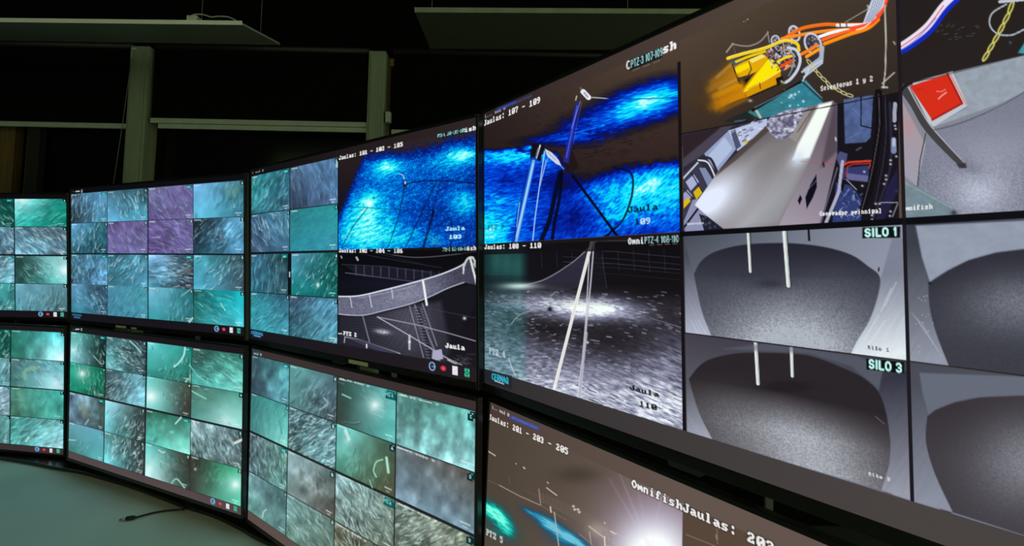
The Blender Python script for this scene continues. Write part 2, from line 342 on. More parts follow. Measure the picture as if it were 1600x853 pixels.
    def poly(s, pts, col, a=1, soft=1.0, col2=None, g=None, tex=None):
        q, m = s.pmask(pts, soft)
        if m is None: return
        c = np.asarray(col, np.float32)
        if col2 is not None:                      # gradient from point g[0] to g[1]
            (ax, ay), (bx, by) = g; dx, dy = bx-ax, by-ay
            t = np.clip(((s.X[q]-ax)*dx+(s.Y[q]-ay)*dy)/(dx*dx+dy*dy), 0, 1)[..., None]
            c = c*(1-t)+np.asarray(col2, np.float32)*t
        if tex is not None: c = c*tex(s.X[q], s.Y[q])[..., None]
        s.mix(q, c, m*a)
    def blob(s, x, y, rx, ry, col, a=1, ang=0, p=2., add=False, mod=None):
        R = max(rx, ry)*2.6
        q = s.sl(x-R, y-R, x+R, y+R)
        if not s.ok(q): return
        t = math.radians(ang); dx = s.X[q]-x; dy = s.Y[q]-y
        e = ((dx*math.cos(t)-dy*math.sin(t))/rx)**2+((dx*math.sin(t)+dy*math.cos(t))/ry)**2
        al = np.exp(-e**(p/2))*a
        if mod is not None: al = al*mod(s.X[q], s.Y[q])
        (s.add if add else s.mix)(q, col, al)
    def text(s, t, x0, y0, x1, h, col, a=1, shadow=None, bold=0.0, y1=None):
        # bitmap lettering: (x0,y0) top left, x1 right end along the panel's row, h glyph height at the left
        u0, v0 = s.uv(x0, y0); _, vb = s.uv(x0, y0+h)
        if y1 is None:
            u1 = u0
            for _ in range(30):
                xx, yy = s.xy(u1, v0); u1 += (s.uv(x1, yy)[0]-u1)
            v1 = v0
        else: u1, v1 = s.uv(x1, y1)
        hh = vb-v0; n = len(t)
        q = s.slu(u0-.01, u1+.01, min(v0, v1)-.01, max(v0, v1)+hh+.01)
        if not s.ok(q): return
        gx = (s.U[q]-u0)/(u1-u0)*n*8; gy = (s.V[q]-v0-(v1-v0)*(gx/(n*8)))/hh*8
        bm = np.zeros((10, n*8+2), np.float32)
        for k, ch in enumerate(t):
            b = bytes.fromhex(F8.get(ch, F8[' ']))
            for r in range(8):
                for c in range(8):
                    if b[r] >> c & 1: bm[r+1, k*8+c+1] = 1
        def samp(gx, gy):
            fx = np.clip(gx+.5, 0, n*8+.999); fy = np.clip(gy+.5, 0, 8.999)
            ix = fx.astype(int); iy = fy.astype(int); fx = fx-ix; fy = fy-iy
            return (bm[iy, ix]*(1-fx)+bm[iy, ix+1]*fx)*(1-fy)+(bm[iy+1, ix]*(1-fx)+bm[iy+1, ix+1]*fx)*fy
        if shadow is not None:
            m = np.clip(samp(gx-.9, gy-.7)+samp(gx+.9, gy+.7)+samp(gx+.9, gy-.7)+samp(gx-.9, gy+.7), 0, 1); s.mix(q, shadow, m*.9)
        s.mix(q, col, np.clip(samp(gx, gy)*(1.3+bold)+bold*samp(gx-.5, gy), 0, 1)*a)
    def sans(s, t, x0, y0, x1, h, col, w=1.2, a=1, adv=None, y1=None):
        u0, v0 = s.uv(x0, y0); _, vb = s.uv(x0, y0+h)
        if y1 is None:
            u1 = u0
            for _ in range(30):
                xx, yy = s.xy(u1, v0); u1 += (s.uv(x1, yy)[0]-u1)
            v1 = v0
        else: u1, v1 = s.uv(x1, y1)
        wd = [(.45 if c in 'I1' else .5 if c in ' -' else 1.0) for c in t]; tot = sum(wd)+.28*(len(t)-1); c0 = 0
        for ch, ww in zip(t, wd):
            for st in SF.get(ch, []):
                s.line([s.xy(u0+(u1-u0)*(c0+px*ww)/tot, v0+(v1-v0)*(c0+px*ww)/tot+py*(vb-v0)) for px, py in st], w, col, a, .9)
            c0 += ww+.28

def lift(col, f): return tuple(min(255, c*f) for c in col)

def feed(P, u0, u1, v0, v1, c, ang=60, n=25, L=12, w=1.4, br=60, mot=.25, side=None, glow=(), bend=.25, tag=1, seed=0, sc=1.0, blurry=0, gain=(.97, 1.0, 1.03)):
    """one underwater camera picture: water colour, lamps, mottling and a school of fish"""
    P.setclip(u0, u1, v0, v1)
    c = [tuple(min(250, k*gain[i]) for i, k in enumerate(cc)) for cc in c]
    P.grad(u0, u1, v0, v1, c)
    q = P.slu(u0, u1, v0, v1)
    if not P.ok(q): P.setclip(); return
    X, Y = P.X[q], P.Y[q]
    S = (P.U[q]-u0)/(u1-u0); T = (P.V[q]-v0)/(v1-v0)
    mot *= .9; n = int(n*1.9)
    k = np.ones_like(X) if side is None else np.clip(.15+1.2*(1-np.hypot(S-side[0], T-side[1])/side[2]), 0, 1)
    ww = fbm(X/22, Y/22, seed+3, 2)*50-25
    a2 = math.radians(ang); cx, sx = math.cos(a2), -math.sin(a2)
    A = (X+ww*.25)*cx+(Y+ww*.2)*sx; B = -(X+ww*.25)*sx+(Y-ww*.2)*cx
    m = .68*fbm(A/(L*.62), B/(2.5*sc), seed, 2)+.32*fbm(X/9, Y/9, seed+5, 2)
    if blurry >= 1: m = fbm(X/13, Y/19, seed+5, 3); n = n//3
    m2 = fbm(X/16, Y/16, seed+9, 2)
    f = 1+((m-.5)*2.6*mot*k+(m2-.5)*mot*1.3)
    P.img[q] = P.img[q]*f[..., None]+np.clip(m-.58, 0, 1)[..., None]*k[..., None]*br*2.6*np.array([.95, 1, .98])*mot*2
    R = random.Random(seed*131+7)
    for i in range(n):
        for tr in range(4):
            s_, t_ = R.random(), R.random()
            if side is None or R.random() < max(.06, 1.15*(1-math.hypot(s_-side[0], t_-side[1])/side[2])): break
        x, y = P.xy(u0+(u1-u0)*s_, v0+(v1-v0)*t_)
        a = math.radians(ang+R.gauss(0, 17)); l = L*R.uniform(.35, .95); b = .7*bend*R.uniform(-1, 1)*l
        dx, dy = math.cos(a)*l/2, -math.sin(a)*l/2
        pts = [(x-dx, y-dy), (x-dy*b/l, y+dx*b/l), (x+dx, y+dy)]
        bb = R.uniform(.2, .75)
        cc = (150+br*.9, 215+br*.35, 212+br*.4)
        P.curve(pts, w*R.uniform(.7, 1.5), cc, bb*min(.75, br/100), 1.4+blurry, w2=w*.3, n=4)
        if i % 4 == 1: P.curve([(a_+w*1.3, b_+w*1.1) for a_, b_ in pts], w*1.5, (12, 34, 42), .2, 1.8+blurry, n=3)
    for g in glow:
        s_, t_, r, amp = g[:4]; col = g[4] if len(g) > 4 else (235, 255, 255)
        x, y = P.xy(u0+(u1-u0)*s_, v0+(v1-v0)*t_)
        P.blob(x, y, r, r, col, amp*.8, p=1.3); P.blob(x, y, r*.35, r*.35, (240, 255, 255), amp, p=1.6)
    # caption top left and clock bottom right, too small to read
    if tag:
        du, dv = u1-u0, v1-v0
        P.rect(u0+du*.02, u0+du*.16, v0+dv*.02, v0+dv*.055, (215, 235, 235), .55)
        P.rect(u0+du*.84, u0+du*.96, v0+dv*.88, v0+dv*.91, (225, 240, 240), .6)
        P.rect(u0+du*.87, u0+du*.93, v0+dv*.94, v0+dv*.965, (225, 240, 240), .5)
        if tag == 2:
            P.rect(u1-du*.15, u1-du*.01, v0+dv*.01, v0+dv*.10, (5, 110, 110)); P.rect(u1-du*.13, u1-du*.05, v0+dv*.04, v0+dv*.09, (120, 225, 215), .8)
        else:
            P.rect(u1-du*.06, u1-du*.005, v0+dv*.01, v0+dv*.12, (4, 40, 42)); P.rect(u1-du*.042, u1-du*.018, v0+dv*.035, v0+dv*.10, (190, 240, 235), .85)
    P.setclip()

def ramp(I, stops):
    xs = [p[0] for p in stops]; return np.stack([np.interp(I, xs, [p[1][k] for p in stops]) for k in range(3)], -1)

def gs(X, Y, lst):
    I = 0
    for (x, y, rx, ry, ang, a) in lst:
        t = math.radians(ang); dx = X-x; dy = Y-y
        I = I+a*np.exp(-(((dx*math.cos(t)-dy*math.sin(t))/rx)**2+((dx*math.sin(t)+dy*math.cos(t))/ry)**2)**.8)
    return I

def taskbar(P, v, icons=True, logo=True, big=False):
    """bottom bar: four small buttons at the right, the company wordmark at the left"""
    if icons:
        h = 1-v
        for k, (c, c2) in enumerate((((40, 90, 160), (150, 190, 230)), ((215, 50, 70), (255, 150, 160)), ((225, 225, 238), (250, 250, 255)), ((20, 130, 100), (110, 215, 180)))):
            u = .865+k*.0355; hv = h*.30; hu = hv*9/16; vc = v+h*.47
            if k == 0:
                x, y = P.xy(u, vc); P.line([P.xy(u+hu*math.cos(t*.7), vc+hv*math.sin(t*.7)) for t in range(10)], 1.6, c2, 1); P.blob(x, y, 2, 3, c, .8)
                P.line([P.xy(u+hu*.2, vc), P.xy(u+hu, vc)], 1.2, c2, 1)
            elif k == 1:
                P.poly([P.xy(u+hu*.95*math.cos(t*.7), vc+hv*.65*math.sin(t*.7)) for t in range(9)], c); P.poly([P.xy(u-hu*.2, vc-hv*.2), P.xy(u+hu*.3, vc), P.xy(u-hu*.2, vc+hv*.2)], c2)
            else:
                P.rect(u-hu*.85, u+hu*.85, v+h*.47-hv, v+h*.47+hv, c)
                if k == 2: P.poly([P.xy(u+hu*.5*math.cos(t*.7), vc+hv*.5*math.sin(t*.7)) for t in range(9)], c2, .9); P.line([P.xy(u-hu*.2, vc), P.xy(u, vc+hv*.3), P.xy(u+hu*.3, vc-hv*.2)], .8, (120, 120, 140), .7)
                else:
                    for a in (-1, 1):
                        for b in (-1, 1): P.line([P.xy(u+a*hu*.6, vc+b*hv*.3), P.xy(u+a*hu*.6, vc+b*hv*.7), P.xy(u+a*hu*.2, vc+b*hv*.7)], 1., c2, .9, .7)
                    P.line([P.xy(u-hu*.3, vc), P.xy(u+hu*.3, vc)], 1, c2, .8)
CORN = {
 'U4': [(756.8, 177.2), (2195.7, -475.9), (2296.5, 1141.0), (757.5, 598.3)],
 'U3': [(393.2, 266.7), (744.3, 183.2), (745.8, 597.0), (391.4, 528.0)],
 'U2': [(111.3, 296.3), (382.0, 272.8), (382.6, 524.9), (111.8, 498.8)],
 'U1': [(-202.5, 303.9), (104.6, 303.8), (106.1, 497.0), (-199.7, 489.8)],
 'L4': [(766.4, 627.6), (2413.6, 1326.7), (2645.0, 3638.3), (748.6, 1056.3)],
 'L3': [(394.2, 543.8), (744.8, 627.0), (740.3, 1063.5), (387.0, 811.1)],
 'L2': [(110.9, 510.4), (381.3, 544.0), (377.2, 805.0), (106.6, 715.1)],
 'L1': [(-191.6, 497.7), (101.3, 512.7), (99.5, 710.8), (-192.6, 683.3)]}

def picture_large_upper():
    us = np.concatenate([np.linspace(0, .5, 380)[:-1], np.linspace(.5, .75, 330)[:-1], np.linspace(.75, .87, 230)[:-1], np.linspace(.87, 1, 30)])
    vs = np.linspace(0, 1, 700)
    P = Panel(CORN['U4'], us, vs)
    X, Y, U, V = P.X, P.Y, P.U, P.V
    # dark areas of this panel glow brownish towards its right end
    t = np.clip(U/.75, 0, 1)[..., None]
    P.img[:] = np.array([44, 33, 33])*(1-t)+np.array([88, 74, 64])*t
    bot = P.slu(0, 1, .5, 1); P.img[bot] = (np.array([46, 42, 46])*(1-t)+np.array([72, 66, 65])*t)[bot]
    T0, T1, T2, T3 = .037, .4885, .5005, .948
    def black(u0, u1, v0, v1):
        P.grad(u0, u1, v0, v1, [(36, 26, 28), (78, 64, 50), (30, 22, 24), (40, 28, 26)])
    # ---- feed over the lit cages, blue
    P.rect(0, .5, T0, T1, (40, 29, 27)); P.grad(0, .5, T0, T1, [(40, 30, 30), (80, 64, 52), (26, 16, 20), (30, 18, 22)])
    P.setclip(0, .4985, T0, T1); q = P.slu(0, .4985, T0, T1); x, y = X[q], Y[q]
    I = gs(x, y, [(1003, 160, 26, 11, 12, .55), (1028, 152, 66, 24, 14, .78), (968, 182, 60, 20, 12, .42), (860, 218, 60, 9, 4, .28), (900, 205, 40, 22, 8, .2)])-.06
    edge2 = np.interp(x, [757, 835, 870, 888, 910, 930, 961, 1061], [233, 225, 234, 256, 266, 264, 254, 241])+4*(fbm(x/5, y/4, 33, 2)-.5)
    low = np.clip((y-edge2)/np.interp(x, [850, 900], [5, 24]), 0, 1)
    J = .44+gs(x, y, [(815, 238, 30, 13, 8, .5), (780, 245, 40, 9, 5, .25), (1016, 288, 17, 9, 22, .5), (1000, 300, 50, 28, 20, .42), (1050, 300, 30, 40, 0, .25), (925, 300, 32, 16, 0, .25),
         (765, 368, 22, 22, 0, .6), (775, 340, 30, 25, 0, .25), (770, 310, 35, 12, 0, .12), (960, 330, 50, 30, 30, .22)])
    J = J-gs(x, y, [(880, 290, 45, 22, 0, .2), (905, 345, 50, 28, 10, .26), (905, 285, 50, 26, 0, .16), (1020, 365, 40, 12, 0, .2), (790, 280, 30, 18, 0, .12)])
    n = streak(x, y, 38, 6.5, 2.4, 3, 3); n2 = streak(x, y, 12, 7, 2.0, 5, 3); kk = np.clip((x-850)/50, 0, 1); nn = n*kk+n2*(1-kk); nn = .75*nn+.25*fbm(x/14, y/9, 6, 2)
    n3 = streak(x, y, 12, 10, 1.9, 8, 2)
    low *= np.clip(.3+1.5*(fbm(x/9, y/5, 31, 2)-.3)+np.clip((y-edge2-8)/14, 0, 1), 0, 1)
    I = I*(.55+.95*n3)+np.clip((n3-.62)*2, 0, 1)*.15*(I > .08)
    I = np.maximum(I, low*J*(.25+1.5*nn))
    tiny = gs(x, y, [(930, 205, 60, 30, 10, 1)])
    I = I+.35*tiny*np.clip((streak(x, y, 10, 9, 1.6, 12, 2)-.55)*3, 0, 1)
    col = ramp(I, [(0, (0, 0, 0)), (.1, (6, 8, 50)), (.22, (2, 16, 125)), (.42, (0, 66, 215)), (.6, (0, 130, 245)), (.75, (0, 205, 250)), (1.0, (30, 235, 255)), (1.4, (205, 255, 255))])
    w = np.clip(I/.2, 0, 1)[..., None]; P.img[q] = P.img[q]*(1-w)+col*w
    # masts, ropes and the bird net's ring
    P.curve([(958, 262), (985, 270), (988, 300), (975, 340), (955, 362), (930, 378)], 3.2, (3, 10, 45), .85)
    P.curve([(895, 275), (930, 322), (965, 370), (975, 384)], 4.2, (4, 5, 22), .95); P.curve([(935, 384), (962, 355)], 3, (4, 5, 22), .8)
    for k in range(7): P.line([(893+k*5, 283+k*9), (925+k*3, 262+k*12)], .8, (5, 20, 90), .5)
    for k in range(6): P.curve([(930+k*5, 352+k*3), (938+k*6, 338+k*5), (955+k*2, 345+k*5)], .7, (4, 30, 110), .5)
    P.curve([(876, 268), (868, 300), (858, 345), (842, 384)], 7, (5, 7, 30), .92, 1.5); P.curve([(878, 270), (874, 310), (866, 350), (862, 384)], 5, (4, 5, 24), .9, 1.2)
    P.poly([(884, 250), (893, 232), (905, 262), (880, 275)], (30, 20, 24), .9, 3)
    P.poly([(900, 160), (906, 160), (888, 255), (880, 252)], (35, 40, 160), .9, 2); P.line([(902, 165), (885, 246)], 1.4, (90, 120, 240), .8); P.line([(907, 158), (893, 200)], .9, (150, 160, 210), .8)
    P.line([(909, 160), (902, 190), (896, 225)], .8, (120, 120, 140), .6)
    P.line([(901, 150), (899.5, 156)], 2, (200, 190, 180), .9)
    P.line([(911, 143), (919.5, 152)], 8, (238, 240, 250)); P.line([(913, 145), (918, 151)], 3.5, (150, 150, 175), .8); P.line([(907, 137), (909, 141)], 3, (150, 150, 160), .4)
    P.curve([(925, 152), (940, 153), (950, 154)], 1.6, (220, 220, 230), .8)
    P.curve([(948, 154), (1000, 154), (1060, 152)], 1.4, (5, 20, 90), .6)
    P.poly([(831, 225), (848, 226), (845, 252), (828, 247)], (14, 12, 16), .97); P.line([(844, 227), (837, 250)], 2.2, (225, 230, 240)); P.line([(841, 232), (838, 244)], 2.5, (120, 120, 130), .9)
    P.line([(849, 228), (846, 240)], 4, (20, 18, 24)); P.poly([(851, 232), (862, 238), (873, 250), (877, 259), (869, 256), (855, 244)], (205, 215, 228)); P.line([(856, 238), (868, 250)], 1.5, (120, 140, 180), .6)
    P.line([(875, 258), (881, 264)], 1, (220, 220, 220), .8)
    P.line([(834, 250), (803, 383)], 10, (10, 60, 190), .95, 2); P.line([(833.5, 252), (805, 383)], 5.2, (110, 185, 245), .95, 2); P.line([(833, 256), (807, 370)], 1.8, (190, 225, 252), .8)
    P.line([(824, 270), (808, 330), (804, 378)], 1, (6, 20, 70), .8); P.line([(812, 315), (807, 355)], 1.1, (180, 220, 250), .8)
    P.line([(851, 236), (843, 290), (836, 340), (832, 380)], 1.7, (175, 215, 245), .95); P.line([(853, 250), (844, 290)], 1, (210, 230, 250), .8); P.line([(857, 244), (846, 280)], 1, (170, 200, 240), .7)
    P.text('Jaula', 981, 323, 1029, 11, (6, 14, 40), .9, bold=.1); P.text(' 09', 992, 342, 1018, 10.5, (205, 235, 245), .9, bold=.1); P.text('1', 992, 342, 1001, 10.5, (6, 14, 40), .9)
    P.text('PTZ 3', 762, 352, 788, 9, (10, 40, 90), .55)
    P.setclip()
    P.text('Jaulas: 107 - 109', 756, 188.5, 845, 9.5, (235, 235, 230), 1, shadow=(12, 8, 8), bold=.35)
    P.text('i... mad 0', 757.5, 179.5, 790, 6, (190, 190, 215), .8); P.line([P.xy(.052, .008), P.xy(.115, .0085)], 3.2, (45, 70, 170), .9, 1.2)
    P.text('aeiounmstrce', 790, 164.5, 832, 5.2, (70, 100, 210), .5)
    P.sans('C', 978.5, 96.5, 984.5, 12, (240, 240, 240), 1.8); P.poly([(984, 94), (1035, 73), (1035, 89), (984, 110)], (20, 26, 28), .9)
    P.sans('PTZ-3 107-109', 986, 94.5, 1035, 11, (165, 225, 228), 1.25); P.text('sh', 1036, 70.5, 1057, 15, (240, 240, 240), 1, bold=.5)
    for k in range(3): P.line([(989+k*16, 110-k*6), (999+k*16, 106-k*6)], 1, (150, 160, 160), .6)
    # ---- feed of the cage at night, black and white
    P.grad(0, .4985, T2, T3, [(18, 14, 22), (14, 12, 16), (24, 22, 28), (30, 24, 28)])
    P.setclip(0, .4985, T2, T3); q = P.slu(0, .4985, T2, T3); x, y = X[q], Y[q]
    for yy, a in ((393, .5), (404, .4), (412, .55), (418, .3), (428, .2)): P.line([(880, yy-3), (960, yy), (1062, yy+9)], 1, (90, 92, 110), a)
    for k in range(9): P.line([(845+k*24, 386), (847+k*24, 418+k)], 1, (80, 80, 100), .35)
    P.poly([(812, 446), (850, 436), (890, 415), (925, 380), (930, 378), (905, 448), (880, 455)], (52, 50, 68), .75, 2)
    P.poly([(925, 384), (935, 380), (948, 452), (905, 452)], (28, 26, 36), .6, 3)
    P.curve([(812, 447), (850, 437), (890, 413), (915, 392), (930, 377)], 1.6, (150, 150, 165), .8)
    I = gs(x, y, [(808, 449, 34, 6, -3, .8), (800, 462, 60, 18, 0, .75), (925, 482, 38, 12, 2, 1.1), (925, 478, 90, 24, -3, .75), (860, 468, 70, 20, 0, .6), (990, 495, 60, 12, -14, .25)])
    lo = np.clip((y-470-(x-757)*.05)/130, 0, 1); I2 = .2+.58*lo**1.1*np.clip(1.15-np.abs(x-900)/420, .3, 1)+.12*np.clip((850-x)/70, 0, 1)-.30*np.exp(-((x-960)/75)**2-((y-540)/34)**2)-.25*np.exp(-((x-850)/60)**2-((y-515)/22)**2)
    I2 = I2+gs(x, y, [(1040, 640, 60, 45, -20, .42), (900, 610, 60, 30, -20, .2), (1050, 560, 60, 30, -15, .12)])
    ang = np.where(x > 930, -22, -4); n = streak(x, y, -6, 7, 2.2, 21, 3); nb = streak(x, y, -24, 12, 2.6, 23, 3); k = np.clip((x+y-1440)/160, 0, 1); n = n*(1-k)+nb*k
    mask = np.clip((y-438-(x-757)*.02)/6, 0, 1)*np.clip(.4+(y-450)/50, .4, 1)
    J = np.maximum(I*(.55+.9*n), I2*(.42+1.25*n)*np.clip((y-452)/12, 0, 1))*mask
    col = ramp(J, [(0, (20, 16, 20)), (.2, (44, 40, 48)), (.5, (88, 88, 106)), (.85, (148, 150, 174)), (1.2, (226, 234, 246)), (1.5, (245, 255, 250))])
    P.img[q] = P.img[q]*(1-mask[..., None])+col*mask[..., None]
    R = random.Random(4)
    for i in range(620):
        xx, yy = R.uniform(757, 1068), R.uniform(455, 665)
        if yy > 588+(xx-757)*.3: continue
        if R.random() < .75*math.exp(-((xx-960)/80)**2-((yy-528)/34)**2): continue
        a = -.08-.3*max(0, (xx+yy-1440)/160) if xx+yy > 1440 else R.gauss(-.05, .2); l = R.uniform(2, 6)*(1+.4*(xx-757)/300)
        bb = R.uniform(.35, .95); c = 175+R.random()*70
        P.line([(xx-l/2*math.cos(a), yy+l/2*math.sin(a)), (xx+l/2*math.cos(a), yy-l/2*math.sin(a))], R.uniform(.9, 1.9), (c-25, c-22, c-8), bb*.7, 1.5)
    for i in range(60):
        xx, yy = R.uniform(890, 1068), R.uniform(600, 680); l = R.uniform(6, 14)
        if yy < 560+(xx-890)*.25: continue
        P.line([(xx, yy), (xx+l, yy+l*.45)], 1.3, (45, 42, 58), .6)
    P.grad_ = None
    q2 = P.slu(0, .165, T2, T3); w = (.42*np.clip(1-(P.U[q2]-.13)/.03, 0, 1)); P.img[q2] = P.img[q2]*(1-w[..., None]*.55)+np.array([30, 140, 130])*(w[..., None]*.62)*np.where(np.abs(Y[q2]-452) < 22, .6, 1)[..., None]
    for k in range(3): P.blob(775+k*17, 408+k*4, 10, 26, (70, 165, 155), .3)
    P.blob(812, 447, 26, 5, (225, 255, 245), .8)
    P.curve([(862, 461), (860, 466), (860, 482)], 1.4, (150, 155, 170), .8); P.curve([(862, 461), (868, 456), (873, 457)], 1.2, (150, 155, 170), .8); P.blob(859, 483, 4.5, 4, (10, 8, 16), .95)
    P.curve([(855, 483), (835, 484), (812, 492), (799, 506)], 2, (135, 150, 160), .85); P.curve([(799, 506), (791, 520), (790, 540), (795, 562)], 1.3, (90, 110, 120), .7); P.curve([(795, 560), (800, 575), (806, 588)], 2, (190, 195, 205), .8)
    P.line([(925, 376), (866, 607)], 5, (240, 240, 235)); P.line([(924, 380), (868, 600)], 1.2, (190, 190, 195), .6)
    P.line([(921, 392), (916, 490), (910, 560), (902, 620)], 1.7, (205, 208, 215), .9); P.line([(928, 378), (923, 440), (917, 500), (907, 620)], 2.3, (190, 193, 205), .9)
    P.line([(917, 520), (905, 618)], 2.8, (175, 178, 190), .8)
    P.line([(925, 379), (935, 376), (990, 376)], 2.2, (200, 200, 205), .8); P.blob(918, 535, 2, 2, (240, 240, 245), .9)
    P.line([(1016, 497), (1066, 512)], 1.1, (150, 150, 160), .6); P.line([(940, 398), (948, 450)], .9, (70, 70, 85), .7)
    P.text('Jaula', 984, 601, 1031, 9, (18, 14, 22), .95, bold=.1, y1=613); P.text('110', 999, 626, 1027, 9.5, (14, 12, 18), .95, bold=.15, y1=633)
    P.text('PTZ 4', 764, 543, 790, 11, (210, 222, 225), .75)
    P.setclip()
    P.poly([(757, 577), (800, 587), (800, 609), (757, 597)], (30, 34, 40), .8, 2)
    P.sans('CERMAQ', 768.5, 583.5, 794, 8.5, (50, 185, 210), 1.5, y1=590.5); P.line([(773, 595), (787, 600)], 1.7, (200, 205, 220), .9)
    P.rect(0, .4985, T1+.002, T2+.028, (16, 12, 16), .75)
    P.text('Jaulas: 108 - 110', 757, 382.5, 846, 8, (232, 232, 230), 1, bold=.35, y1=379)
    P.text('Omni', 981, 372, 1007, 11, (225, 230, 232), .95, bold=.5); P.sans('PTZ-4 108-110', 1007, 370.5, 1060, 9.5, (165, 215, 215), 1.25)
    for k in range(4): P.line([(1015+k*12, 383-k*.7), (1022+k*12, 382.4-k*.7)], 1, (170, 170, 170), .6)
    # ---- separators
    P.rect(.4985, 1, T1, T2, (10, 10, 16))
    P.rect(.4985, .5035, T0+.05, T3, (8, 6, 14), .8)
    # ---- feed of the hose selectors (upper third)
    a0, a1 = .5035, .7505
    P.grad(a0, a1, T0, .288, [(80, 66, 54), (70, 58, 48), (56, 42, 34), (46, 38, 34)])
    P.setclip(a0, a1, T0, .288)
    sea = [(1168, 175), (1256, 121), (1286, 156), (1284, 165), (1190, 187)]
    P.poly([(1130, 190), (1168, 172), (1182, 192)], (30, 38, 36), .9, 3)
    P.poly(sea, (52, 118, 128), 1, 1.2, col2=(50, 130, 150), g=[(1180, 175), (1262, 130)], tex=lambda x, y: .88+.24*fbm(x/7, y/4, 3))
    for (x_, y_, r_) in ((1236, 149, 2.6), (1242, 147, 2), (1233, 152, 1.6), (1255, 158, 2), (1234, 165, 1.8), (1248, 143, 1.4), (1221, 160, 1), (1226, 140, 1), (1247, 164, 1.2), (1212, 150, 1), (1240, 153, 1)): P.blob(x_, y_, r_, r_, (225, 250, 250), .9)
    P.line([(1180, 170), (1188, 183)], 4, (190, 195, 190), .9); P.line([(1176, 172), (1256, 124)], 4.5, (14, 14, 18), .95); P.line([(1179, 168), (1248, 132)], 2, (105, 120, 130), .8)
    P.line([(1250, 124), (1286, 158)], 3, (40, 52, 60), .9); P.line([(1256, 126), (1284, 152)], 1, (150, 170, 175), .8)
    Yw = (250, 222, 8); O = (205, 138, 8); D = (140, 92, 20)
    P.poly([(1097, 150), (1118, 118), (1140, 92), (1150, 108), (1150, 150), (1125, 176), (1106, 172)], (120, 78, 20), .6, 16)
    P.blob(1122, 140, 24, 20, (160, 104, 14), .55, 30); P.blob(1110, 160, 18, 12, (150, 96, 20), .5, 20)
    for k in range(7): P.line([(1100+k*3, 150-k*4), (1146+k*2, 112+k*4)], 3, (214, 150, 20), .16, 4)
    P.poly([(1108, 128), (1142, 98), (1152, 112), (1154, 132), (1118, 152)], (188, 124, 14), .9, 6, col2=(120, 78, 24), g=[(1148, 112), (1108, 140)])
    P.poly([(1104, 150), (1158, 128), (1166, 145), (1160, 148), (1118, 175)], (205, 130, 6), .95, 4, col2=(150, 96, 20), g=[(1160, 140), (1108, 160)])
    P.poly([(1147, 101), (1193, 84), (1200, 90), (1190, 108), (1158, 122), (1150, 118)], (228, 170, 8), 1, 1.2)
    P.poly([(1148, 106), (1172, 95), (1173, 104), (1150, 116)], Yw); P.poly([(1170, 93), (1190, 84), (1196, 88), (1175, 98)], (245, 225, 120), 1)
    P.poly([(1140, 95), (1156, 90), (1166, 94), (1147, 104)], (70, 90, 105), .95)
    P.line([(1144, 100), (1152, 122), (1157, 131)], 2, (20, 16, 16)); P.line([(1170, 96), (1174, 108), (1167, 120)], 1.6, (60, 50, 30)); P.line([(1153, 122), (1168, 118)], 1.5, (30, 24, 20))
    P.poly([(1152, 130), (1172, 120), (1165, 132)], (14, 12, 14), .9, 1.5)
    P.poly([(1160, 138), (1198, 92), (1210, 92), (1219, 105), (1220, 122), (1214, 131), (1164, 152), (1140, 160)], (226, 160, 6), 1, 1.5, col2=(196, 128, 6), g=[(1190, 130), (1160, 152)])
    P.poly([(1161, 142), (1201, 91), (1212, 95), (1219, 110), (1176, 134)], (252, 232, 6)); P.line([(1162, 143), (1177, 136), (1219, 110)], 2, (255, 240, 90), .9)
    P.poly([(1170, 139), (1219, 114), (1219, 124), (1212, 131), (1164, 153)], (214, 150, 6), 1, 1.2); P.line([(1187, 130), (1188, 138)], 1.4, (60, 40, 10)); P.line([(1164, 147), (1166, 154), (1150, 162)], 1.2, (120, 80, 20))
    P.line([(1165, 154), (1216, 132), (1222, 128)], 2, (30, 24, 20)); P.poly([(1212, 122), (1222, 118), (1226, 128), (1214, 134)], (24, 20, 20)); P.blob(1222, 128, 3, 3, (120, 130, 90), .9); P.line([(1220, 126), (1226, 130)], 1.2, (210, 210, 200))
    P.curve([(1108, 152), (1114, 162), (1116, 172)], 1, (110, 70, 20), .8); P.curve([(1117, 148), (1123, 158), (1125, 168)], 1, (110, 70, 20), .8)
    P.blob(1172, 157, 3, 2, (200, 200, 195), .9)
    for (x0, y0, x1, y1, w, c, a_) in ((1106, 140, 1150, 118, 10, (176, 122, 30), .5), (1112, 128, 1146, 104, 7, (150, 104, 40), .5), (1116, 150, 1160, 130, 9, (214, 146, 16), .55), (1110, 166, 1160, 148, 12, (206, 130, 10), .6), (1128, 172, 1168, 154, 6, (150, 96, 16), .6), (1120, 120, 1142, 100, 2, (206, 180, 110), .5), (1124, 138, 1150, 124, 2.4, (226, 190, 110), .5)):
        P.line([(x0, y0), (x1, y1)], w, c, a_, 5)
    P.blob(1100, 150, 12, 26, (62, 48, 36), .75, 20); P.blob(1096, 170, 14, 14, (58, 44, 34), .7); P.line([(1104, 152), (1112, 172)], 1, (90, 58, 20), .6)
    # ring frames and fittings
    R = random.Random(8)
    P.poly([(1202, 64), (1240, 56), (1248, 80), (1240, 104), (1226, 118), (1214, 100), (1196, 80)], (60, 54, 62), .95, 2)
    for i in range(150):
        xx, yy = R.gauss(1221, 13), R.gauss(84, 14)
        if abs(xx-1221) > 26 or abs(yy-84) > 26: continue
        c = R.choice([(210, 214, 226), (190, 194, 210), (28, 24, 30), (170, 172, 190), (90, 90, 105), (235, 130, 40), (225, 228, 238)]); a = R.uniform(0, 3.1)
        l = R.uniform(2, 5.5); P.line([(xx, yy), (xx+l*math.cos(a), yy+l*math.sin(a))], R.uniform(1, 2.2), c, .85)
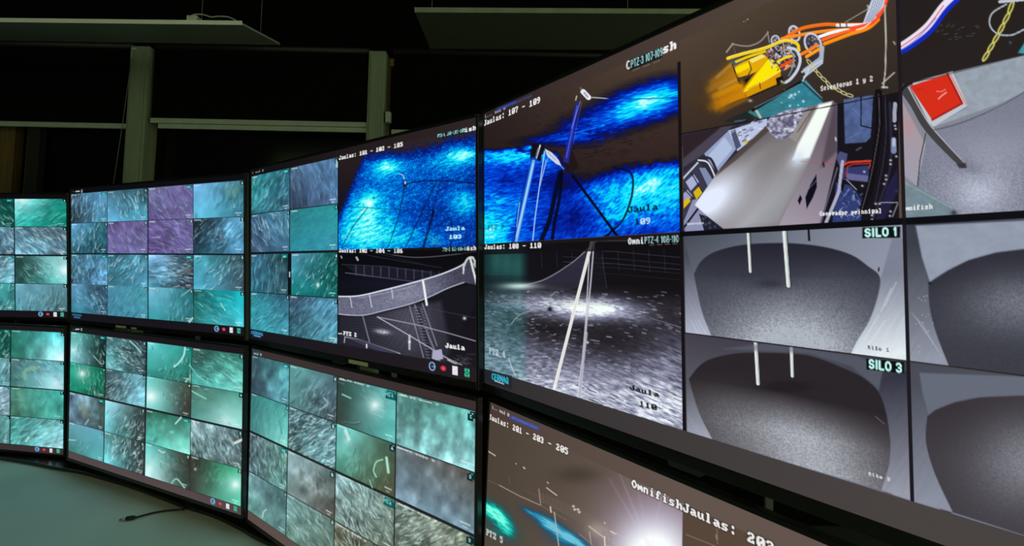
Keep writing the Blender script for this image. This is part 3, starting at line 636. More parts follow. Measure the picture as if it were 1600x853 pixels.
    def ring(x_, y_, rx, ry, an, c=(205, 212, 228), w=3.2, sp=(225, 228, 240)):
        pts = [(x_+rx*math.cos(t)*math.cos(an)-ry*math.sin(t)*math.sin(an), y_+rx*math.cos(t)*math.sin(an)+ry*math.sin(t)*math.cos(an)) for t in [i*math.pi/9 for i in range(19)]]
        P.poly(pts, (70, 66, 76), .9)
        for i in range(26): P.blob(x_+R.uniform(-.8, .8)*rx*.8, y_+R.uniform(-.8, .8)*ry*.8, 1.3, 1.3, R.choice([sp, (30, 26, 30), (150, 150, 165)]), .9)
        P.line(pts, w, c, .95)
    ring(1241, 52, 8, 12, -.3); ring(1211, 62, 6, 7, .3, w=2)
    for c, pts, w in (((242, 108, 22), [(1222, 62), (1250, 45), (1285, 38), (1310, 38), (1352, 38)], 5.5), ((250, 135, 40), [(1222, 60), (1262, 52), (1300, 47), (1345, 45)], 5),
                      ((238, 240, 248), [(1308, 39), (1348, 38), (1362, 32)], 5), ((245, 245, 250), [(1280, 57), (1310, 48), (1345, 46)], 5), ((255, 100, 35), [(1285, 62), (1318, 50), (1352, 42), (1370, 28), (1383, 8)], 5),
                      ((255, 140, 20), [(1288, 68), (1325, 54), (1355, 44), (1372, 30)], 5.5), ((255, 75, 40), [(1330, 44), (1360, 36), (1376, 18), (1385, -2)], 6), ((250, 235, 235), [(1338, 46), (1352, 41), (1368, 26)], 1.6)):
        P.curve(pts, w, c, 1, 1.2)
        P.curve([(a, b-1.4) for a, b in pts], w*.25, lift(c, 1.25), .6, 1)
    P.poly([(1364, -8), (1384, -8), (1380, 10), (1362, 32), (1348, 36), (1356, 14)], (200, 208, 228), 1, 1)
    for k in range(5): P.line([(1366+k*3.6, -4), (1361+k*3.2, 14), (1352+k*2.4, 34)], .9, (80, 85, 110), .8)
    P.line([(1321, 34), (1355, 14), (1358, 8)], 1.3, (170, 168, 160), .9); P.line([(1355, 8), (1358, 14)], 2, (180, 180, 175))
    for k in (1312, 1322): P.line([(k, 36), (k+1, 42)], 2, (60, 50, 60), .8)
    ring(1270, 68, 12, 17, -.45); P.poly([(1275, 68), (1288, 72), (1286, 95), (1258, 116), (1254, 108), (1278, 90)], (172, 186, 205), .95); P.poly([(1268, 78), (1280, 72), (1280, 88), (1258, 104)], (56, 48, 46), .95)
    for c, pts, w in (((250, 130, 30), [(1252, 84), (1264, 78), (1276, 70)], 5), ((255, 160, 40), [(1260, 88), (1270, 82), (1280, 76)], 5), ((250, 210, 40), [(1215, 96), (1226, 90), (1236, 87)], 4), ((235, 80, 25), [(1220, 104), (1230, 98), (1238, 94)], 4.5), ((245, 150, 60), [(1226, 108), (1234, 102)], 3)): P.curve(pts, w, c)
    P.curve([(1232, 74), (1244, 78), (1250, 92), (1246, 108), (1236, 122), (1228, 128)], 4.5, (198, 208, 226), 1); P.curve([(1238, 82), (1240, 100), (1232, 118)], 2, (130, 150, 170), .8)
    P.line([(1253, 112), (1284, 94), (1284, 98), (1256, 120)], 3, (190, 204, 222), .95); P.line([(1264, 108), (1254, 126)], 2.4, (205, 215, 225), .9)
    P.curve([(1137, 91), (1160, 84), (1195, 75), (1222, 64), (1236, 64), (1246, 69), (1248, 78)], 5, (238, 206, 40), 1); P.curve([(1137, 89), (1160, 82), (1195, 73), (1222, 62.5), (1236, 62.5)], 1.5, (255, 236, 110), .9)
    P.curve([(1150, 96), (1170, 88), (1195, 80)], 4, (236, 200, 10), 1)
    for k in range(3): P.line([(1197+k*2, 84+k*4), (1208+k, 78+k*4)], 2, R.choice([(170, 120, 130), (120, 90, 100)]), .9)
    P.curve([(1144, 68), (1158, 71), (1172, 71), (1188, 64), (1200, 50)], 2.2, (150, 140, 132), .95); P.line([(1135, 81), (1145, 68)], 2.2, (170, 165, 160), .9); P.line([(1146, 70), (1149, 84)], 1, (110, 110, 115), .7); P.line([(1199, 49), (1202, 66)], 2, (140, 140, 145), .9)
    ch = [(1261, 93), (1269, 103), (1276, 112), (1283, 120), (1291, 127), (1297, 135), (1306, 138), (1314, 143), (1322, 147), (1332, 150)]
    for k in range(len(ch)-1):
        (x0, y0), (x1, y1) = ch[k], ch[k+1]; mx, my = (x0+x1)/2, (y0+y1)/2; L = math.hypot(x1-x0, y1-y0)*.5; ax, ay = (x1-x0)/L/2, (y1-y0)/L/2
        P.line([(mx+ax*L*1.15*math.cos(t)-ay*2.2*math.sin(t), my+ay*L*1.15*math.cos(t)+ax*2.2*math.sin(t)) for t in [i*.7 for i in range(10)]], 1.5, (205, 198, 140), .95)
    P.text('Selectoras 1 y 2', 1282, 134, 1364, 9, (232, 228, 224), .95, bold=.2, y1=117.5)
    P.line([(1382, 8), (1384, 60), (1383, 110), (1380, 136)], 2.4, (186, 180, 168), .95); P.line([(1397, 113), (1378, 130)], 2.2, (190, 180, 165), .9); P.line([(1378, 136), (1386, 136)], 3, (205, 205, 200), .8)
    P.text('..-', 1161, 30, 1170, 5, (230, 230, 230), .9, y1=27); P.line([(1396, 65), (1398, 68)], 3, (200, 195, 190), .6)
    P.setclip()
    # ---- generator room
    bl = P.uv(1065, 208)[1]; br_ = P.uv(1403, 144)[1]
    top = [(1064, 209), (1404, 145)]
    P.setclip(a0+.0015, a1, T0, T1)
    P.poly([(1063, 210), (1120, 199), (1200, 184), (1300, 165), (1404, 144), (1404, 345), (1066, 362)], (46, 42, 58), 1, 1)
    P.poly([(1064, 212), (1128, 198), (1090, 232), (1066, 258)], (44, 34, 40), 1, 2)
    P.poly([(1066, 262), (1100, 240), (1145, 196), (1128, 197), (1064, 250)], (90, 84, 100), .6, 3)
    # cabinets and ladder at the left
    P.poly([(1100, 240), (1140, 202), (1152, 230), (1120, 270)], (148, 160, 196), 1); P.poly([(1104, 246), (1132, 214), (1145, 232), (1119, 262)], (176, 190, 222), 1)
    P.curve([(1095, 246), (1110, 248), (1120, 268)], 4, (40, 40, 54)); P.curve([(1091, 250), (1106, 254), (1117, 276)], 2.5, (214, 218, 226))
    P.poly([(1138, 204), (1198, 184), (1200, 198), (1152, 236)], (186, 196, 226), 1)
    R = random.Random(3)
    for i in range(46):
        xx, yy = R.uniform(1140, 1192), R.uniform(188, 226)
        P.line([(xx, yy), (xx+R.uniform(2, 9), yy-R.uniform(0, 5))], R.uniform(.8, 2.2), R.choice([(60, 64, 90), (225, 230, 245), (120, 130, 170), (90, 96, 125)]), .8)
    P.poly([(1142, 208), (1149, 204), (1158, 228), (1150, 234)], (70, 76, 104), .95); P.blob(1166, 222, 3, 3, (230, 190, 30), .9)
    P.poly([(1066, 272), (1092, 252), (1112, 284), (1088, 318), (1068, 340)], (58, 56, 76), 1, 2)
    P.poly([(1071, 284), (1084, 272), (1092, 284), (1079, 298)], (168, 176, 214)); P.poly([(1092, 262), (1102, 262), (1118, 288), (1108, 296)], (126, 138, 170)); P.poly([(1064, 306), (1074, 296), (1082, 306), (1066, 324)], (150, 158, 196))
    P.poly([(1083, 300), (1093, 290), (1098, 300), (1088, 312)], (214, 178, 20)); P.poly([(1065, 318), (1075, 308), (1079, 314), (1066, 328)], (226, 182, 20)); P.line([(1066, 280), (1090, 254)], 2.6, (200, 206, 220)); P.line([(1080, 270), (1100, 304)], 1.6, (25, 22, 34)); P.line([(1066, 292), (1090, 318)], 1.4, (25, 22, 34))
    P.poly([(1082, 312), (1096, 310), (1126, 338), (1130, 358), (1070, 362), (1068, 346)], (140, 144, 178), 1, 1); P.line([(1068, 356), (1096, 318)], 3, (20, 18, 30)); P.poly([(1092, 334), (1128, 345), (1138, 358), (1100, 360)], (26, 24, 38), .95)
    for i in range(14): P.blob(R.uniform(1098, 1132), R.uniform(338, 356), 2, 2, (90, 94, 130), .7)
    # big pale housing with silver duct
    house = [(1085, 320), (1122, 268), (1202, 192), (1228, 176), (1268, 165), (1298, 158), (1301, 159), (1262, 258), (1216, 352), (1130, 357), (1108, 340)]
    P.poly(house, (138, 134, 134), 1, 1.2)
    q, m = P.pmask(house, 1.2); x, y = P.X[q], P.Y[q]
    Lm = gs(x, y, [(1120, 305, 50, 30, 40, 1.0), (1100, 318, 22, 20, 40, .6), (1190, 240, 60, 14, 42, .15)])
    Lm = Lm+.22*np.clip(1-np.abs((x-1250)*.62+(y-290)*.45+26)/30, 0, 1)+.16*np.clip(((x-1150)*.5+(y-250)*.9)/90, 0, 1)+.03
    colr = ramp(Lm, [(0, (98, 92, 92)), (.25, (134, 130, 132)), (.6, (180, 182, 192)), (1.1, (228, 236, 255))]); P.mix(q, colr, m)
    P.poly([(1202, 192), (1206, 200), (1150, 250), (1118, 275), (1126, 262)], (72, 62, 60), .85, 3)
    P.poly([(1258, 250), (1240, 300), (1218, 350), (1150, 356), (1180, 330), (1220, 285)], (176, 182, 196), .35, 14)
    P.poly([(1279, 163), (1301, 158), (1284, 200), (1264, 246), (1238, 250), (1246, 226), (1264, 192)], (246, 252, 246), 1, 4)
    P.blob(1247, 248, 16, 10, (214, 226, 246), .85, 50); P.blob(1262, 236, 6, 12, (240, 248, 252), .8, -20)
    P.poly([(1254, 176), (1270, 168), (1244, 222), (1232, 214)], (150, 142, 140), .9, 2); P.line([(1272, 166), (1246, 206)], 1.6, (80, 74, 74), .8)
    P.poly([(1301, 158), (1308, 162), (1308, 240), (1282, 350), (1216, 352), (1262, 258)], (112, 100, 112), 1, 1.2, col2=(160, 150, 164), g=[(1296, 220), (1230, 345)])
    P.poly([(1303, 160), (1308, 164), (1308, 235), (1282, 262)], (62, 52, 62), .6, 5)
    P.line([(1252, 252), (1290, 254), (1306, 250)], 1, (190, 80, 90), .6); P.line([(1286, 262), (1290, 250), (1300, 258)], 1.2, (190, 60, 70), .5)
    P.poly([(1258, 308), (1266, 288), (1275, 272), (1276, 292), (1270, 308), (1260, 326)], (14, 12, 26)); P.poly([(1246, 313), (1250, 304), (1253, 310), (1249, 320)], (16, 12, 24)); P.line([(1286, 254), (1287, 260)], 2.4, (30, 20, 30))
    P.line([(1262, 296), (1275, 282)], 1, (120, 124, 160), .8)
    duct = [(1198+18*0, 190), (1204, 182), (1225, 173), (1250, 168), (1262, 167), (1250, 186), (1240, 206), (1228, 216), (1214, 217), (1203, 208), (1198, 198)]
    P.poly(duct, (150, 148, 172), 1, 1)
    q, m = P.pmask(duct, 1); x, y = P.X[q], P.Y[q]; nz = fbm(x/4.2, y/3.4, 40, 3); P.mix(q, ramp(nz, [(.2, (80, 76, 98)), (.45, (140, 140, 164)), (.6, (172, 174, 198)), (.8, (232, 234, 246))]), m)
    P.poly([(1222, 184), (1240, 180), (1240, 196), (1224, 200)], (70, 64, 90), .6, 3)
    # right part: dark frames, blue plates, red pipe
    P.poly([(1308, 162), (1404, 144), (1404, 345), (1284, 350), (1308, 240)], (22, 18, 28), 1, 1)
    P.poly([(1318, 155), (1364, 148), (1360, 214), (1352, 222), (1320, 224)], (78, 96, 142), 1, 1, tex=lambda x, y: .8+.4*fbm(x/8, y/10, 6)); P.line([(1345, 150), (1345, 196), (1362, 200)], 2, (20, 22, 40)); P.line([(1330, 168), (1352, 188)], 1, (130, 146, 180), .4); P.line([(1322, 218), (1345, 206)], 1, (140, 150, 180), .4)
    P.poly([(1306, 245), (1312, 236), (1324, 240), (1322, 252), (1312, 262)], (74, 78, 120)); P.poly([(1314, 262), (1358, 258), (1356, 284), (1314, 280)], (50, 56, 104), 1, 2); P.poly([(1322, 270), (1356, 274), (1356, 284), (1322, 280)], (104, 106, 150), .9, 2)
    P.line([(1314, 276), (1316, 258), (1326, 253), (1360, 251)], 3, (214, 64, 44)); P.line([(1322, 276), (1324, 260), (1332, 256), (1358, 255)], 1.6, (190, 50, 40)); P.line([(1361, 250), (1358, 262)], 2, (200, 60, 46)); P.line([(1338, 234), (1345, 230)], 3, (90, 90, 110), .7)
    P.poly([(1306, 284), (1330, 290), (1350, 312), (1344, 345), (1300, 348)], (48, 60, 112), 1, 2)
    for i in range(46):
        xx, yy = R.uniform(1306, 1346), R.uniform(292, 344); P.line([(xx, yy), (xx+R.uniform(-7, 7), yy+R.uniform(-8, 8))], R.uniform(.8, 1.8), R.choice([(120, 140, 200), (170, 180, 215), (24, 26, 50), (70, 90, 150)]), .75)
    P.line([(1320, 276), (1350, 316)], 1.8, (20, 18, 26)); P.line([(1322, 280), (1338, 296)], 1.5, (190, 190, 200), .8); P.poly([(1312, 284), (1320, 284), (1316, 302)], (16, 12, 20))
    P.line([(1316, 252), (1310, 300), (1290, 348)], 5, (170, 172, 192)); P.line([(1308, 262), (1282, 348)], 2.5, (90, 86, 110)); P.line([(1306, 166), (1306, 235)], 2, (84, 78, 100)); P.line([(1305, 215), (1306, 219)], 2.5, (190, 190, 200))
    P.line([(1372, 144), (1374, 190), (1368, 240), (1360, 290), (1346, 330)], 11, (16, 12, 18)); P.curve([(1372, 146), (1374, 190), (1367, 240), (1358, 285), (1346, 328)], 1.3, (92, 86, 92), .9)
    P.curve([(1382, 146), (1384, 200), (1380, 250), (1366, 320)], 1.2, (70, 64, 76), .8); P.curve([(1390, 160), (1392, 240), (1386, 280), (1364, 340)], 4, (44, 40, 66), .8)
    P.line([(1398, 162), (1397, 188)], 6, (160, 165, 180)); P.line([(1396, 218), (1396, 236)], 8, (120, 134, 168)); P.line([(1396, 218), (1396, 226)], 5, (190, 200, 220), .8)
    for (xx, yy) in ((1398, 196), (1399, 201), (1391, 250), (1391, 256), (1400, 244), (1384, 274), (1384, 280), (1381, 287), (1400, 298), (1374, 318), (1368, 318), (1391, 330), (1390, 337), (1362, 336), (1362, 343), (1350, 268), (1347, 290)): P.blob(xx, yy, 1.8, 1.5, (225, 228, 238), .95)
    P.poly([(1386, 290), (1402, 262), (1402, 300), (1380, 344), (1368, 344)], (34, 32, 66), .9, 2); P.line([(1402, 318), (1394, 338)], 1.8, (150, 150, 170), .8); P.line([(1376, 316), (1402, 316)], 1.6, (190, 190, 205), .7)
    P.text('Generador principal', 1280, 330.5, 1378, 7.5, (236, 238, 242), 1, bold=.3, y1=325); P.text('Generador', 1073, 347.5, 1100, 4.5, (230, 230, 240), .9, y1=346)
    P.setclip()
    P.line([(1064, 209), (1120, 198.6), (1200, 183.8), (1300, 164.8), (1404, 144.2)], 1.6, (22, 14, 20), .9)
    # ---- silo pictures, left column
    grain = lambda s, am=.3: (lambda x, y: 1+am*(fbm(x/2.0, y/1.7, s, 2)-.5)*2)
    def spl(p):
        out = []
        for i in range(len(p)-1):
            p0, p1, p2, p3 = [np.array(p[min(max(i+k-1, 0), len(p)-1)], float) for k in range(4)]
            for j in range(4):
                t = j/4; out.append(.5*((2*p1)+(-p0+p2)*t+(2*p0-5*p1+4*p2-p3)*t*t+(-p0+3*p1-3*p2+p3)*t**3))
        return out+[p[-1]]
    def silo(u0, u1, v0, v1, wall, pile, shade, left, right, poles, dk, brt):
        P.setclip(u0, u1, v0, v1); P.grad(u0, u1, v0, v1, wall)
        for pts, c, c2, g in left+right: P.poly(pts, c, 1, 2.2, col2=c2, g=g, tex=lambda x, y: .97+.06*streak(x, y, -62 if x.mean() < 1150 else 60, 26, 3.4, 5, 2))
        q, m = P.pmask([tuple(p) for p in spl(pile)], 2)
        x, y = P.X[q], P.Y[q]; b = shade(x, y); gn = fbm(x/1.7, y/1.5, 60+int(v0*10), 2)
        b = b*(1+.55*(gn-.5)*np.clip(b*2.2, .25, 1)); P.mix(q, ramp(b, [(0, dk), (.5, tuple((np.array(dk)+brt)/2)), (1, brt)]), m)
        for (x0, y0, x1, y1, w) in poles:
            P.line([(x0+2.2, y0), (x1+2.2, y1)], w, (30, 30, 36), .5); P.line([(x0, y0), (x1, y1)], w, (226, 232, 228)); P.line([(x0+w*.3, y0), (x1+w*.3, y1)], w*.25, (130, 141, 144), .6)
        P.setclip()
    pile1 = [(1084, 428), (1095, 408), (1115, 394), (1150, 384), (1190, 380), (1240, 380), (1290, 386), (1330, 398), (1355, 415), (1374, 432), (1371, 462), (1358, 500), (1340, 530), (1328, 554), (1328, 554), (1112, 526), (1112, 526), (1096, 485), (1084, 428)]
    def sh1(x, y):
        b = np.clip((y-430)/105, 0, 1); dip = np.exp(-((x-1205)/28)**2-((y-444)/8)**2)
        return np.clip(.06+.80*b*np.exp(-((x-1235)/110)**2)+.14*b+.16*np.clip((y-380)/60, 0, 1)-.16*dip+.05*np.exp(-((x-1290)/60)**2-((y-430)/20)**2), 0, 1)
    W1 = [(88, 93, 108), (170, 177, 194), (120, 125, 141), (196, 201, 217)]
    silo(a0+.0015, a1, T2, .7225, [(70, 75, 87), (138, 144, 162), (128, 133, 151), (160, 167, 181)], pile1, sh1,
         [([(1064, 380), (1068, 372), (1084, 430), (1096, 480), (1112, 526), (1066, 520)], (70, 73, 86), (176, 181, 199), [(1070, 400), (1090, 520)])],
         [([(1393, 372), (1412, 372), (1418, 566), (1322, 554), (1344, 524), (1362, 486), (1374, 440)], (124, 129, 147), (226, 235, 240), [(1378, 430), (1396, 552)])],
         [(1168.5, 363, 1172, 424, 4.2), (1225, 362, 1231.5, 446, 6)], (26, 26, 38), (176, 183, 193))
    P.setclip(a0, a1, T2, .7225)
    P.line([(1263, 358), (1264, 375)], 3.4, (20, 18, 24)); P.line([(1373, 418), (1372, 423)], 2.4, (30, 28, 40))
    for (p, r_) in (((1400, 440), (1382, 478)), ((1392, 450), (1376, 486)), ((1372, 492), (1350, 530)), ((1382, 500), (1356, 540))): P.line([p, r_], 1.1, (235, 240, 250), .6)
    for k in range(3): P.line([(1080+k*5, 500), (1090+k*6, 520)], 1, (215, 221, 229), .5)
    P.poly([(1347, 355), (1406, 353.5), (1406, 371), (1347, 372)], (10, 16, 18)); P.sans('SILO 1', 1351, 357.5, 1400, 11.5, (196, 250, 244), 3.2)
    P.text('Silo 1', 1355, 539, 1390, 6.5, (70, 72, 84), .85, bold=.2, y1=544)
    P.setclip()
    P.line([P.xy(a0, .7235), P.xy(a1, .7225)], 2, (24, 18, 26), .9)
    pile3 = [(1076, 592), (1092, 572), (1112, 560), (1150, 552), (1200, 551), (1262, 555), (1320, 576), (1352, 592), (1372, 612), (1384, 645), (1390, 690), (1388, 725), (1376, 765), (1376, 765), (1114, 688), (1114, 688), (1092, 645), (1076, 592)]
    def sh3(x, y):
        e = y-(596+np.where(x < 1220, (x-1120)*.15, 15+(x-1220)*.22))
        b = np.clip(e/60, 0, 1); return np.clip(.04+.70*b*np.exp(-((x-1240-(y-650)*.4)/105)**2)+.13*b+.10*np.clip((y-575)/50, 0, 1)*np.exp(-((x-1120)/60)**2)-.1*np.exp(-((x-1228)/30)**2-((y-604)/7)**2), 0, 1)
    silo(a0+.0015, a1, .7245, T3, [(66, 62, 72), (62, 65, 76), (110, 115, 131), (110, 113, 127)], pile3, sh3,
         [([(1066, 590), (1076, 592), (1092, 640), (1114, 688), (1068, 676)], (84, 85, 96), (156, 161, 176), [(1070, 600), (1090, 680)])],
         [([(1379, 575), (1417, 580), (1424, 782), (1376, 766), (1389, 725), (1391, 690), (1384, 645), (1372, 612)], (52, 52, 66), (150, 153, 167), [(1390, 590), (1400, 770)])],
         [(1180, 531, 1184, 599, 5.5), (1236, 541, 1237.5, 587, 5)], (36, 30, 34), (182, 187, 196))
    P.setclip(a0, a1, .7245, T3)
    P.poly([(1130, 545), (1262, 552), (1330, 572), (1372, 608), (1380, 575), (1340, 556), (1200, 535)], (96, 101, 116), .55, 5)
    P.poly([(1353, 560), (1412, 565), (1412, 583), (1353, 577)], (10, 14, 16)); P.sans('SILO 3', 1357, 561.5, 1408, 12.5, (196, 250, 244), 3.2)
    P.text('Silo 3', 1356, 737, 1391, 6, (226, 228, 236), .9, bold=.3, y1=746); P.line([(1367, 650), (1381, 662)], 1.2, (120, 120, 130), .7)
    P.setclip()
    # ---- right column (runs out of the frame)
    b0, b1 = .7535, 1.0
    P.rect(a1, b0, T0+.05, T3, (20, 16, 26), .85)
    P.grad(b0, b1, T0, .29, [(34, 28, 28), (38, 32, 30), (38, 32, 32), (36, 30, 28)]); P.setclip(b0, b1, T0, .29)
    P.curve([(1396, 80), (1420, 66), (1450, 42), (1475, 10), (1500, -14)], 15, (236, 226, 240), 1, 1.5); P.curve([(1396, 86), (1422, 73), (1454, 48), (1480, 14), (1506, -10)], 7, (20, 40, 190), 1, 1.5); P.curve([(1397, 79), (1420, 64), (1448, 42), (1474, 8)], 1.6, (220, 60, 90), .9); P.curve([(1397, 84), (1430, 62), (1462, 28)], 2, (90, 120, 230), .6)
    for i in range(22):
        xx, yy = 1460+R.random()*70, 62-R.random()*24; P.line([(xx, yy), (xx+4, yy-1.5)], 1.2, (90, 101, 104), .5)
    ch = [(1582, 2), (1576, 20), (1568, 36), (1560, 52), (1552, 66), (1544, 80), (1536, 94)]
    for k in range(len(ch)-1):
        (x0, y0), (x1, y1) = ch[k], ch[k+1]; mx, my = (x0+x1)/2, (y0+y1)/2
        P.line([(mx+(x1-x0)*.55*math.cos(t)+3*math.sin(t), my+(y1-y0)*.55*math.cos(t)) for t in [i*.7 for i in range(10)]], 2.6, (206, 200, 100), .95)
    P.curve([(1572, 6), (1550, 20), (1546, 38), (1558, 52), (1580, 54), (1602, 44)], 2.6, (170, 182, 190), .95); P.line([(1562, 2), (1604, -2)], 5, (190, 196, 205)); P.poly([(1590, 82), (1604, 60), (1604, 84)], (60, 150, 165), 1, 2)
    P.blob(1578, 66, 2, 2, (120, 121, 141), .6)
    P.setclip()
    P.setclip(b0, b1, T0, T1)
    room = [(1404, 146), (1412, 132), (1600, 86), (1700, 60), (1700, 330), (1405, 345)]
    P.poly(room, (132, 135, 146), 1, 1)
    P.poly([(1405, 150), (1440, 215), (1446, 226), (1434, 292), (1408, 270)], (168, 152, 160), 1, 2, col2=(158, 156, 170), g=[(1420, 180), (1420, 280)]); P.blob(1418, 198, 12, 14, (196, 130, 130), .35)
    fl = [(1447, 205), (1560, 168), (1604, 142), (1700, 110), (1700, 330), (1490, 340), (1432, 292), (1446, 226)]
    q, m = P.pmask(fl, 1.5); x, y = P.X[q], P.Y[q]; b = .42+.32*gs(x, y, [(1530, 300, 50, 40, 0, 1)])+.1*gs(x, y, [(1560, 230, 90, 40, 0, 1)])-.14*gs(x, y, [(1515, 262, 26, 12, -20, 1)])
    b = b+.22*(fbm(x/2.2, y/1.9, 77, 2)-.5)*np.clip((y-200)/80, .3, 1); P.mix(q, ramp(b, [(0, (50, 50, 66)), (.45, (126, 129, 147)), (.8, (190, 197, 214)), (1, (225, 233, 242))]), m)
    P.poly([(1420, 130), (1488, 111), (1512, 164), (1458, 198), (1450, 190)], (190, 197, 206), 1, 1); P.poly([(1488, 112), (1604, 84), (1700, 60), (1700, 104), (1604, 140), (1560, 162), (1458, 198), (1512, 166)], (148, 159, 171), 1, 1.5, tex=lambda x, y: .92+.16*fbm(x/10, y/8, 14))
    P.poly([(1421, 134), (1480, 115), (1502, 160), (1456, 187)], (214, 44, 26), 1, 1); P.line([(1480, 115), (1503, 161), (1456, 187)], 3.2, (160, 24, 20), .95); P.line([(1484, 115), (1509, 163)], 1.6, (230, 110, 90), .9)
    P.line([(1463, 142), (1470, 143), (1477, 139)], 1.4, (236, 150, 140), .9); P.line([(1466, 154), (1471, 149), (1478, 144)], 1.8, (240, 190, 180), .9); P.line([(1432, 140), (1440, 137)], 1, (160, 20, 20), .8)
    P.curve([(1412, 138), (1428, 162), (1446, 195), (1474, 228), (1504, 258)], 15, (66, 64, 66), 1, 1.2, w2=9); P.curve([(1419, 136), (1434, 164), (1452, 194), (1480, 226), (1506, 254)], 2, (196, 200, 206), .9, w2=1); P.poly([(1494, 256), (1508, 254), (1510, 262), (1498, 262)], (52, 50, 56), .9, 2)
    P.curve([(1404, 148), (1414, 134), (1424, 130)], 4, (26, 24, 28)); P.line([(1446, 208), (1437, 250), (1433, 292)], 1.6, (36, 34, 40), .85); P.curve([(1447, 205), (1500, 192), (1560, 166), (1604, 141)], 1.5, (60, 60, 72), .7)
    P.poly([(1406, 278), (1434, 292), (1482, 320), (1492, 342), (1405, 345)], (116, 136, 146), 1, 1.2, tex=lambda x, y: .92+.16*fbm(x/9, y/6, 15)); P.line([(1408, 282), (1486, 324)], 1, (190, 201, 204), .5); P.blob(1490, 332, 5, 4, (30, 34, 38), .8)
    P.text('Omnifish', 1408, 322, 1457, 8, (236, 242, 240), .95, bold=.2, y1=318)
    P.line([(1404, 146), (1412, 132), (1604, 85)], 1.4, (30, 24, 26), .7)
    P.setclip()
    def shr(v): 
        return (lambda x, y: np.clip(.10+.42*np.exp(-((x-1600)/100)**2-((y-470)/46)**2)+.12*np.clip((y-430)/80, 0, 1), 0, 1)) if v else (lambda x, y: np.clip(.08+.5*np.exp(-((x-1610)/85)**2-((y-720)/70)**2)+.08*np.clip((y-640)/80, 0, 1), 0, 1))
    pr1 = [(1450, 447), (1458, 436), (1480, 422), (1512, 406), (1555, 394), (1604, 388), (1800, 400), (1800, 620), (1800, 620), (1482, 572), (1482, 572), (1462, 520), (1452, 480), (1450, 447)]
    silo(b0, b1, T2, .722, [(40, 42, 56), (150, 159, 174), (130, 135, 151), (150, 157, 173)], pr1, shr(1),
         [([(1414, 352), (1430, 352), (1440, 400), (1450, 446), (1456, 500), (1482, 572), (1416, 566)], (58, 61, 71), (146, 151, 167), [(1425, 380), (1450, 560)])], [], [], (28, 28, 38), (168, 173, 184))
    P.setclip(b0, b1, T2, .722)
    P.poly([(1430, 352), (1604, 344), (1760, 338), (1760, 400), (1604, 388), (1555, 394), (1512, 406), (1480, 422), (1452, 440), (1440, 402)], (150, 159, 176), .95, 3, tex=lambda x, y: .95+.1*fbm(x/20, y/12, 18)); P.blob(1452, 442, 2.6, 2, (16, 14, 22), .95)
    for k in range(5): P.line([(1424+k*4, 488+k*4), (1446+k*6, 520+k*9)], 1, (190, 196, 208), .35)
    for i in range(14): P.blob(1424+R.random()*34, 460+R.random()*90, .8, .8, (225, 230, 240), .7)
    P.setclip()
    P.line([P.xy(b0, .7225), P.xy(b1, .722)], 2, (24, 18, 26), .9)
    pr3 = [(1448, 650), (1460, 640), (1490, 628), (1530, 620), (1604, 617), (1800, 625), (1800, 900), (1800, 900), (1488, 800), (1488, 800), (1460, 740), (1446, 690), (1448, 650)]
    silo(b0, b1, .7245, T3, [(70, 73, 83), (96, 101, 116), (120, 125, 141), (120, 125, 141)], pr3, shr(0),
         [([(1418, 578), (1434, 582), (1448, 650), (1448, 690), (1462, 740), (1488, 800), (1424, 782)], (74, 77, 87), (138, 143, 159), [(1430, 600), (1450, 780)])], [], [], (44, 38, 44), (166, 171, 182))
    P.setclip(b0, b1, .7245, T3)
    P.poly([(1436, 582), (1604, 588), (1760, 596), (1760, 626), (1604, 617), (1530, 620), (1490, 628), (1460, 640), (1450, 648), (1440, 610)], (104, 109, 125), .9, 3)
    P.setclip()
    return P

